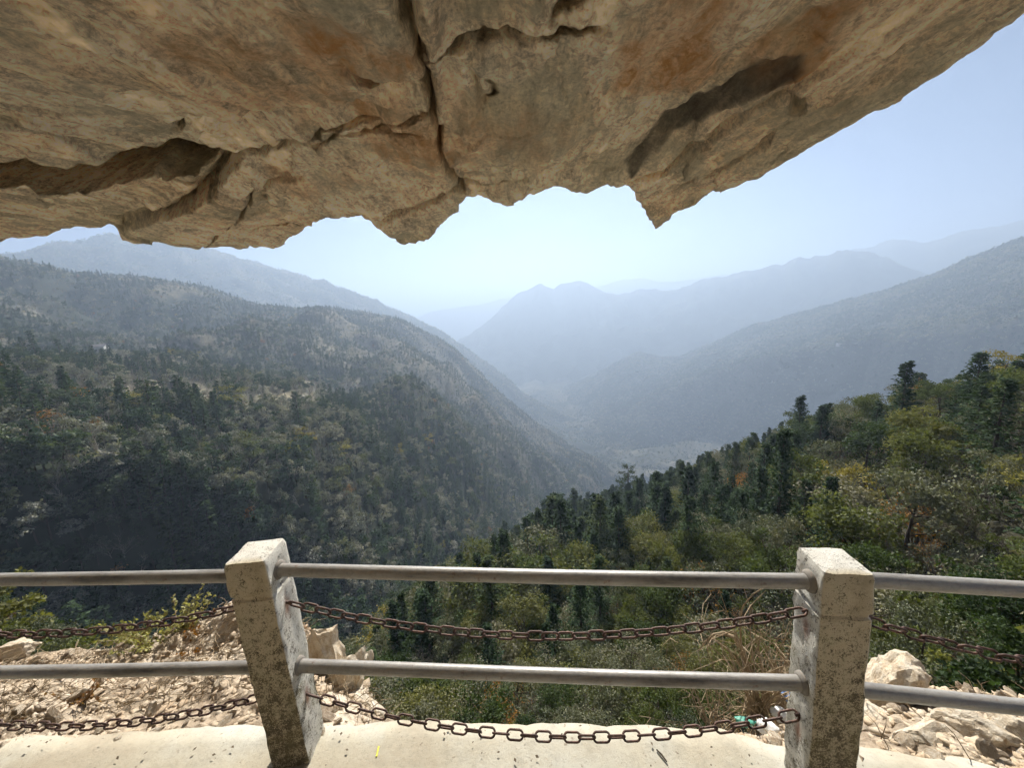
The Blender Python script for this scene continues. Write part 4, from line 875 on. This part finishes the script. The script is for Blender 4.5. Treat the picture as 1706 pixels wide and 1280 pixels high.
# the near right slope: the nearest trees singly, the rest as one wood
NS = sample_sheet(C1, 26000, 721, .16, .90, lambda Q: 1 / np.clip(np.hypot(Q[..., 0], Q[..., 1]) / 30, .35, 3) ** .8)
rr = np.hypot(NS[:, 0], NS[:, 1]); px, py = project(NS)
ok = inframe(NS, 260, 260) & (rr > 8.5) & ~((px > 115) & (px < 575))
NS = NS[ok]; rr = rr[ok]; NS = NS[thin(NS, np.select([rr < 20, rr < 40, rr < 70], [1.45, 2.0, 2.6], 3.1))]; rr = np.hypot(NS[:, 0], NS[:, 1]); px, py = project(NS)
r = np.random.default_rng(722); n1 = fbm(NS[:, 0] / 14, NS[:, 1] / 14, None, 3, 723); n2 = fbm(NS[:, 0] / 11, NS[:, 1] / 11, None, 3, 724)
bareness = sstep(1250, 1500, px) * (1 - sstep(60, 85, rr)); kind = np.empty(len(NS), object); hgt = np.zeros(len(NS))
for k in range(len(NS)):
    wts = [.34 + 1.2 * max(0, n1[k]) * (rr[k] > 30) + .8 * (880 < px[k] < 1330) * (rr[k] > 42), .70 - .35 * bareness[k], .55 + .6 * max(0, n2[k]) - .2 * bareness[k], .42 + 1.5 * bareness[k] + .6 * max(0, -n1[k]), .04 * (rr[k] < 80), .06]
    if rr[k] < 22: wts[0] = .03; wts[3] = .35
    kd = r.choice(6, p=np.array(wts) / sum(wts)); kind[k] = ('conifer', 'broadleaf', 'greyleaf', 'bare', 'yellow', 'orange')[kd]
    hm = float(np.interp(rr[k], [9, 16, 30, 60, 100], [2.0, 3.4, 5.8, 8.2, 8.8])); hgt[k] = hm * r.uniform(.65, 1.25) * (1.45 * (1.3 if 900 < px[k] < 1350 and rr[k] > 42 else 1.0) if kd == 0 else .8 if kd == 4 else 1.0) * (.55 if px[k] < 300 else 1.35 if px[k] < 960 and rr[k] > 38 else 1.0)
SKY = np.array([(-200, 960), (60, 985), (110, 1060), (560, 1110), (590, 1065), (700, 965), (850, 862), (930, 815), (1050, 795), (1200, 742), (1320, 685), (1400, 655), (1480, 632), (1600, 618), (1706, 592), (2000, 560)], float)
for k in range(len(NS)):
    cap_ = float(at(np.array(px[k]), np.array(np.interp(px[k], SKY[:, 0], SKY[:, 1]) + r.uniform(0, 26)), rr[k])[2] - NS[k][2]); hgt[k] = max(.8, min(hgt[k], cap_))
app = hgt / rr * (((px > 20) | (px < -9e9)) * 1.0) * inframe(NS, -10, 60); order = np.argsort(-app); single = order[:285]; rest = order[285:]
ORD = 'first second third fourth fifth sixth seventh eighth ninth tenth eleventh twelfth thirteenth fourteenth fifteenth sixteenth seventeenth eighteenth nineteenth'.split()
TENS = {2: 'twent', 3: 'thirt', 4: 'fort', 5: 'fift', 6: 'sixt', 7: 'sevent', 8: 'eight', 9: 'ninet'}
def ordinal(n):                                             # 1 -> first
    if n < 20: return ORD[n - 1]
    t_, u_ = divmod(n, 10); return TENS[t_] + ('ieth' if u_ == 0 else 'y-' + ORD[u_ - 1])
WHAT = {'conifer': 'dark green conifer', 'broadleaf': 'leafy evergreen tree', 'greyleaf': 'grey green leafy tree', 'bare': 'bare twiggy grey tree', 'yellow': 'yellow autumn tree', 'orange': 'orange brown thinning tree'}
def zone(k):
    x, y = project(NS[k] + [0, 0, hgt[k] * .6]); x = float(x); y = float(y)
    if x < 200: return 'below the path at far left'
    if y < 770: return 'high on the right slope'
    if x > 1400: return 'right of the right post' if y > 900 else 'above the right post'
    return 'in the slope wood above the rails' if y < 935 else 'behind the upper rail' if y < 1000 else 'between the two rails' if y < 1100 else 'below the lower rail'
cells = {}
for k in single: cells.setdefault((kind[k], zone(k)), []).append(k)
for (kd_, zn), ks in cells.items():
    ks.sort(key=lambda q: float(project(NS[q])[0]))
    for n_, k in enumerate(ks):
        lab = '%s %s' % (WHAT[kd_], zn) if len(ks) == 1 else '%s, %s from left of those %s' % (WHAT[kd_], ordinal(n_ + 1), zn)
        plant(kind[k], NS[k] - [0, 0, .15], hgt[k], float(r.uniform(0, 6.28)), lab, r.uniform(.85, 1.2))
SLW = proto_collection('slope_tree', [KINDS['conifer'][0], KINDS['conifer'][2], KINDS['broadleaf'][0], KINDS['broadleaf'][2], KINDS['greyleaf'][0], KINDS['greyleaf'][1], KINDS['bare'][0], KINDS['bare'][2], KINDS['yellow'][0], KINDS['orange'][0]])
km = {'conifer': (0, 1), 'broadleaf': (2, 3), 'greyleaf': (4, 5), 'bare': (6, 7), 'yellow': (8, 8), 'orange': (9, 9)}
ix = [km[kind[k]][int(r.integers(0, 2))] for k in rest]; s = np.array([hgt[k] / HGT[kind[k]] for k in rest])
wood('slope_wood', NS[rest] - [0, 0, .15], np.stack([s, s, s], -1), np.stack([np.zeros(len(s))] * 2 + [r.uniform(0, 6.28, len(s))], -1), ix, SLW, 'farther trees of the wood on the near right slope')
# undergrowth between them
UG = sample_sheet(C1, 42000, 731, .16, .93, lambda Q: 1 / np.clip(np.hypot(Q[..., 0], Q[..., 1]) / 25, .3, 5) ** 1.2); rr = np.hypot(UG[:, 0], UG[:, 1]); px, py = project(UG)
ok = inframe(UG, 200, 260) & (rr > 7.0) & ~((px > 115) & (px < 575)); UG = UG[ok]; rr = rr[ok]; UG = UG[thin(UG, np.select([rr < 16, rr < 32, rr < 60], [.7, 1.0, 1.35], 1.9))]; rr = np.hypot(UG[:, 0], UG[:, 1]); m = len(UG)
BUSH = proto_collection('bush', [broadleaf(740, M_BRO, h=2.0, R=1.1, ncl=16, per=90, ls=.10), broadleaf(741, M_GRY, h=1.8, R=1.1, ncl=12, per=90, ls=.11), bare(742, h=2.2, leaves=160, mat=M_GRY, ls=.09, rad=.012), broadleaf(743, M_BRO, h=2.6, R=.9, ncl=12, per=90, ls=.15), bare(744, h=2.2, leaves=260, mat=M_ORA, ls=.08, rad=.012)])
s = r.uniform(.5, 1.1, m) * np.interp(rr, [8, 20, 60], [.55, .95, 1.4]); ix = r.choice(5, m, p=[.26, .20, .30, .19, .05])
wood('undergrowth', UG - [0, 0, .1], np.stack([s, s, s], -1), np.stack([np.zeros(m)] * 2 + [r.uniform(0, 6.28, m)], -1), ix, BUSH, 'leafy bushes and thickets on the slope below the railing')

# trees that stand out one by one
def nearest(P, px, py, rmin=0, rmax=1e9):
    Q = P.reshape(-1, 3); x, y = project(Q); q = np.hypot(Q[:, 0], Q[:, 1]); d = np.hypot(x - px, y - py) + 1e6 * ((q < rmin) | (q > rmax) | (Q @ _f < 0)); return Q[np.argmin(d)]
def feature(kind, px, top, base, label, P=C1, wid=1.0, var=0, rmin=0, rmax=1e9, group='trees that stand out'):
    b = nearest(P, px, base, rmin, rmax); rng_ = math.hypot(b[0], b[1]); t = at(np.array(float(px)), np.array(float(top)), rng_); plant(kind, b - [0, 0, .2], max(1.0, t[2] - b[2]), var * 1.7 + .3, label, wid, var, group)
for a in [('conifer', 1490, 598, 762, 'tall dark conifer, left of the pair on the right skyline', 1.15, 0), ('conifer', 1512, 618, 764, 'dark conifer close right of the tallest on the right skyline', 1.25, 1),
          ('conifer', 1606, 582, 754, 'tall dark conifer with rounded top below the right hill', 1.15, 2), ('conifer', 1622, 618, 760, 'bushy conifer just right of the round topped conifer', 1.3, 3),
          ('conifer', 1324, 656, 787, 'lone dark conifer at the left of the right skyline', 1.1, 0), ('conifer', 1360, 672, 794, 'short dark conifer right of the lone skyline conifer', 1.2, 1),
          ('conifer', 1670, 596, 742, 'dark conifer near the right edge on the skyline', 1.2, 1), ('conifer', 1108, 800, 890, 'broad dark conifer in the middle of the slope wood', 1.25, 2),
          ('conifer', 1060, 832, 930, 'narrow dark conifer left of the broad middle one', .9, 3), ('conifer', 1130, 765, 850, 'dark pointed conifer on the slope edge above the valley fields', 1.0, 0),
          ('conifer', 1176, 762, 830, 'small dark conifer on the slope edge right of the pointed one', 1.0, 1), ('pine', 1046, 772, 880, 'open crowned pine standing against the pale valley floor', 1.0, 0),
          ('orange', 1162, 880, 960, 'orange brown tree in the slope wood above the upper rail', 1.1, 0), ('yellow', 940, 900, 960, 'small yellow tree left of the slope wood', 1.0, 0),
          ('yellow', 1605, 712, 760, 'bright yellow tree under the round topped conifer', 1.3, 1), ('yellow', 1335, 700, 752, 'yellow green tree below the lone skyline conifer', 1.2, 0),
          ('yellow', 1668, 582, 665, 'yellow tree on the skyline near the right edge', 1.0, 1), ('orange', 1225, 1000, 1060, 'reddish brown thicket tree above the dry bush', 1.0, 1)]:
    feature(a[0], a[1], a[2], a[3], a[4], C1, a[5], a[6])
for a in [('conifer', 334, 636, 700, 'tall pointed conifer on the terrace of the left hill', .95, 0), ('conifer', 258, 645, 690, 'broad conifer beside the yellow trees on the left hill', 1.3, 2), ('conifer', 362, 652, 705, 'slim conifer right of the tall terrace conifer', .9, 1),
          ('conifer', 8, 605, 700, 'dark conifer clump at the left edge', 1.6, 3), ('yellow', 222, 648, 690, 'yellow green tree on the terrace of the left hill', 1.9, 0), ('yellow', 388, 642, 690, 'golden tree right of the terrace conifers', 1.5, 1),
          ('yellow', 572, 734, 770, 'small golden tree on the dark rib of the left hill', 1.4, 0), ('orange', 575, 802, 835, 'orange tree low on the left hill', 1.5, 1), ('conifer', 500, 650, 715, 'dark conifer at the right end of the terrace', 1.2, 2)]:
    feature(a[0], a[1], a[2], a[3], a[4], B1, a[5], a[6], 0, 420, 'trees on the left hill terrace')

# ------------------------------------------------------------------ far buildings and mast
def house(P, px, py, label, w=9, d=7, h=5, rot=.3, rmin=0, rmax=1e9):
    b = nearest(P, px, py, rmin, rmax); root = link('house', None, label=label, cat='house', loc=b, rot=(0, 0, rot))
    W = mat_plain('whitewashed_wall', (.5, .49, .46), .8); Rf = mat_plain('grey_tile_roof', (.16, .15, .15), .8); Gl = mat_plain('dark_window', (.03, .035, .04), .2)
    bx = lambda x0, x1, y0, y1, z0, z1: ([(x0, y0, z0), (x1, y0, z0), (x1, y1, z0), (x0, y1, z0), (x0, y0, z1), (x1, y0, z1), (x1, y1, z1), (x0, y1, z1)], [(0, 3, 2, 1), (4, 5, 6, 7), (0, 1, 5, 4), (1, 2, 6, 5), (2, 3, 7, 6), (3, 0, 4, 7)])
    g = Geo(); g.add(*bx(-w / 2, w / 2, -d / 2, d / 2, -2, h)); g.add([(-w / 2, -d / 2, h), (-w / 2, d / 2, h), (-w / 2, 0, h + 1.6), (w / 2, -d / 2, h), (w / 2, d / 2, h), (w / 2, 0, h + 1.6)], [(0, 2, 1), (3, 4, 5)]); link('wall', g.mesh('wall', W), root)
    g = Geo(); o = .5
    for s in (-1, 1): g.add([(-w / 2 - o, s * (d / 2 + o), h - .25), (w / 2 + o, s * (d / 2 + o), h - .25), (w / 2 + o, 0, h + 1.75), (-w / 2 - o, 0, h + 1.75), (-w / 2 - o, s * (d / 2 + o), h - .1), (w / 2 + o, s * (d / 2 + o), h - .1), (w / 2 + o, 0, h + 1.9), (-w / 2 - o, 0, h + 1.9)], [(0, 3, 2, 1), (4, 5, 6, 7), (0, 1, 5, 4), (1, 2, 6, 5), (2, 3, 7, 6), (3, 0, 4, 7)])
    link('roof', g.mesh('roof', Rf), root)
    for i in range(3):
        g = Geo(); x = -w / 2 + w * (i + .5) / 3; g.add(*bx(x - .6, x + .6, -d / 2 - .06, -d / 2 + .1, 1.6, 3.2)); link('window', g.mesh('window', Gl), root)
house(B1, 166, 588, 'small white house on the left hill above the terrace', rmin=330, rmax=560, rot=.4)
house(D1, 1398, 577, 'tiny white house on the spur of the right hill', 12, 9, 6, .2)
def mast():
    b = nearest(D1, 1061, 591, 1700, 1900); root = link('radio_mast', None, label='slender lattice mast on the knoll of the right hill', cat='mast', loc=b); m = mat_plain('galvanised_steel', (.3, .3, .31), .5); H = 48.0
    legs = [(math.cos(q) * 3.0, math.sin(q) * 3.0) for q in (.5, 2.6, 4.7)]
    for (x, y) in legs: g = Geo(); g.tube([(x, y, -2), (x * .15, y * .15, H)], [.5, .35], 4); link('leg', g.mesh('leg', m), root)
    g = Geo()
    for k in range(9):
        z0, z1 = H * k / 9, H * (k + 1) / 9; s0, s1 = 1 - .85 * z0 / H, 1 - .85 * z1 / H
        for i in range(3): a, c = legs[i], legs[(i + 1) % 3]; g.tube([(a[0] * s0, a[1] * s0, z0), (c[0] * s1, c[1] * s1, z1)], .2, 3)
    link('bracing', g.mesh('bracing', m), root)
mast()

# ------------------------------------------------------------------ small plants and litter at the path
def weed(px, py, r_, h, n, label, seed, mat=M_WEED, lean=(0, 0), name='weed', spread=.75, ls=.022, per=40):
    p = at(np.array(float(px)), np.array(float(py)), r_); r = np.random.default_rng(seed); root = link(name, None, label=label, cat='plant', loc=p); g = Geo(); P = []; D = []
    for i in range(n):
        a = r.uniform(0, 6.28); s = r.uniform(.4, 1) * spread; e = np.array([math.cos(a) * s * h + lean[0], math.sin(a) * s * h + lean[1], h * r.uniform(.5, 1.05)]); m = e * [.35, .35, .55]; g.tube([(r.normal(0, .03), r.normal(0, .03), -.03), m, e], [.004, .003, .0015], 4, False)
        t = r.uniform(.25, 1.03, per); c = np.where(t[:, None] < .5, m * t[:, None] * 2, m + (e - m) * (t[:, None] - .5) * 2); P.append(c); D.append(r.normal(size=(per, 3)) + [0, 0, .2])
    link('stems', g.mesh('stems', M_DRY), root); P = np.concatenate(P); D = np.concatenate(D); ln = ls * r.uniform(.6, 1.4, len(P))
    link('leaves', leaf_mesh('leaves', blades(P, D, r.normal(size=P.shape) + [0, 0, .8], ln, ln * .36), mat, seed), root)
weed(232, 1088, 3.7, .30, 18, 'pale green leafy weed on the left rubble bank', 801)
weed(300, 1066, 3.55, .34, 18, 'taller pale green weed with fuzzy tips right of the first', 802)
weed(262, 1090, 3.45, .28, 12, 'low tangle of weeds between the two tall ones', 803, spread=.9)
weed(345, 1100, 3.2, .22, 14, 'dry brownish weed beside the left post', 804, M_ORA, spread=1.0)
weed(130, 1190, 2.9, .16, 12, 'low dry weed near the path at left', 805, M_ORA, spread=1.2, per=12)
def dry_patch(P, n, seed, label, hh=(.05, .16), v=(.4, .98)):
    r = np.random.default_rng(seed); g = Geo(); nu, nv = P.shape[:2]
    for _ in range(n):
        i, j = r.integers(0, nu), r.integers(int(nv * v[0]), int(nv * v[1])); p = P[i, j]; h = r.uniform(*hh); d = np.array([r.normal(0, 1), r.normal(0, 1), r.uniform(.0, .9)]); d /= np.linalg.norm(d)
        g.tube([p - d * .02, p + d * h * .55 + r.normal(0, .01, 3), p + d * h + [0, 0, -h * .2]], [.0022, .0018, .001], 3, False)
    link('dry_stems', g.mesh('dry_stems', M_DRY), label=label, kind='stuff')
dry_patch(BL, 2400, 811, 'fallen dry stems tangled over the left rubble', v=(.4, .88)); dry_patch(BR, 260, 812, 'dry stems scattered over the right rubble')
def dry_bush(px, py, r_, h, n, label, seed, spread=.55):
    p = at(np.array(float(px)), np.array(float(py)), r_); r = np.random.default_rng(seed); root = link('dry_bush', None, label=label, cat='bush', loc=p); g = Geo(); g2 = Geo()
    for i in range(n):
        a = r.uniform(0, 6.28); s = r.uniform(.2, 1) * spread * h; t = np.linspace(0, 1, 6)[:, None]; top = h * r.uniform(.45, 1.0); dr = r.uniform(-.1, .45)
        e = np.array([math.cos(a) * s, math.sin(a) * s, top]); pts = np.concatenate([e[:2] * t ** 1.4, (top * (t * (1 + dr) - dr * t ** 3))], 1) + np.cumsum(r.normal(0, .012, (6, 3)), 0); pts[0] = [r.normal(0, .06), r.normal(0, .06), -.1]; g.tube(pts, np.linspace(.007, .002, 6), 4, False)
        for _ in range(4):
            k = r.integers(2, 6); d = r.normal(size=3); d /= np.linalg.norm(d); g2.tube([pts[k], pts[k] + d * h * r.uniform(.08, .2), pts[k] + (d + r.normal(0, .4, 3)) * h * .25], [.0035, .0025, .001], 3, False)
    link('stems', g.mesh('stems', M_DRY), root); link('twigs', g2.mesh('twigs', M_DRY), root)
dry_bush(1262, 1205, 2.55, .80, 34, 'dry tan bush with arching stems left of the right post', 821)
dry_bush(1190, 1240, 2.9, .60, 24, 'lower dry bush leaning over the path edge, left of the tan one', 822, .9)
dry_bush(1300, 1195, 3.2, .75, 26, 'dry straw coloured stalks close behind the right post', 823, .35)
def arch():
    root = link('arched_branch', None, label='thick dead branch arching over above the lower rail', cat='branch', loc=(0, 0, 0)); g = Geo()
    q = [(1248, 1190, 2.7), (1246, 1130, 2.75), (1238, 1085, 2.8), (1225, 1063, 2.8), (1206, 1056, 2.8), (1190, 1058, 2.8), (1175, 1070, 2.8), (1163, 1086, 2.8)]
    g.tube([at(np.array(float(a)), np.array(float(b)), c) for a, b, c in q], [.022, .020, .018, .018, .016, .012, .006, .003], 7); link('limb', g.mesh('limb', M_DRY, True), root); g = Geo()
    q = [(1236, 1090, 2.8), (1232, 1030, 2.8), (1238, 1010, 2.8), (1255, 990, 2.8), (1275, 978, 2.8)]; g.tube([at(np.array(float(a)), np.array(float(b)), c) for a, b, c in q], [.007, .006, .005, .004, .003], 5); link('shoot', g.mesh('shoot', M_DRY, True), root)
arch()
def on_path(px, py, dz=0.0): return on_z(np.array(float(px)), np.array(float(py)), ZB + dz)
g = Geo(); a, b = on_path(627, 1262, .005), on_path(631, 1245, .005); g.tube([a, b], .004, 8)
link('straw_piece', g.mesh('straw_piece', mat_plain('yellow_plastic', (.62, .58, .06), .4)), label='short yellow plastic piece lying on the path', cat='litter')
g = Geo(); a, b, c = on_path(1094, 1250, .006), on_path(1102, 1258, .008), on_path(1111, 1270, .006); g.tube([a, b, c], [.003, .004, .003], 6)
link('twig', g.mesh('twig', M_BARK), label='short brown twig lying on the path', cat='twig')
def bag(px, py, r_, size, mat, label, seed, name='plastic_bag', cat='litter', flat=.7):
    p = at(np.array(float(px)), np.array(float(py)), r_); me = stone_mesh(name, seed, 5, 3, mat, .28, flat)
    for q in me.polygons: q.use_smooth = True
    link(name, me, label=label, cat=cat, loc=p, scale=size)
MW = mat_plain('white_plastic', (.72, .72, .70), .45); bag(1278, 1212, 2.16, (.052, .045, .042), MW, 'crumpled white plastic bag at the foot of the right post', 831); bag(1298, 1190, 2.5, (.05, .05, .035), MW, 'white wrapper among stones behind the right post', 832, 'wrapper')
bag(1240, 1206, 2.2, (.06, .04, .02), mat_plain('green_plastic', (.08, .30, .22), .35), 'flattened green plastic wrapper on the path edge', 833, 'wrapper'); bag(1312, 1158, 3.0, (.05, .05, .05), mat_plain('blue_plastic', (.10, .2, .42), .4), 'blue plastic scrap behind the lower rail', 834, 'plastic_scrap')
def litter():
    r = np.random.default_rng(851); V = []; n = 80; P = []
    for _ in range(n):
        x = r.uniform(-2.6, 2.2); y = edge_y(x) - abs(r.normal(0, .28)) - .02; P.append((x, y, ZB + .012))
    P = np.array(P); ln = r.uniform(.006, .02, n); V = blades(P, np.stack([r.normal(size=n), r.normal(size=n), r.normal(0, .15, n)], -1), np.array([[0, 0, 1.0]]) + r.normal(0, .2, (n, 3)), ln, ln * .3)
    link('leaf_litter', leaf_mesh('leaf_litter', V, mat_plain('dead_leaf', (.09, .06, .035), .8)), label='scattered dead leaf scraps on the path', kind='stuff')
litter()

# ------------------------------------------------------------------ haze
hm = bpy.data.materials.new('haze'); hm.use_nodes = True; hn = hm.node_tree.nodes; hn.remove(hn['Principled BSDF']); pv = hn.new('ShaderNodeVolumePrincipled')
pv.inputs['Color'].default_value = (.505, .645, .87, 1); pv.inputs['Density'].default_value = HAZE_DENSITY; pv.inputs['Anisotropy'].default_value = 0.34
pv.inputs['Density Attribute'].default_value = ''; pv.inputs['Temperature Attribute'].default_value = ''; pv.inputs['Color Attribute'].default_value = ''
try: hm.cycles.homogeneous_volume = True
except Exception: pass
hm.node_tree.links.new(pv.outputs[0], hn['Material Output'].inputs['Volume'])
X0, X1, Y0, Y1, Zl, Zh = -6300, 6300, -2600, 7100, -561.5, 485
V = [(x, y, z) for z in (Zl, Zh) for (x, y) in ((X0, Y0), (X1, Y0), (X1, Y1), (X0, Y1))]
link('haze', mesh_from('haze', V, [(0, 3, 2, 1), (4, 5, 6, 7), (0, 1, 5, 4), (1, 2, 6, 5), (2, 3, 7, 6), (3, 0, 4, 7)], hm), label='pale blue haze filling the valley', kind='stuff')
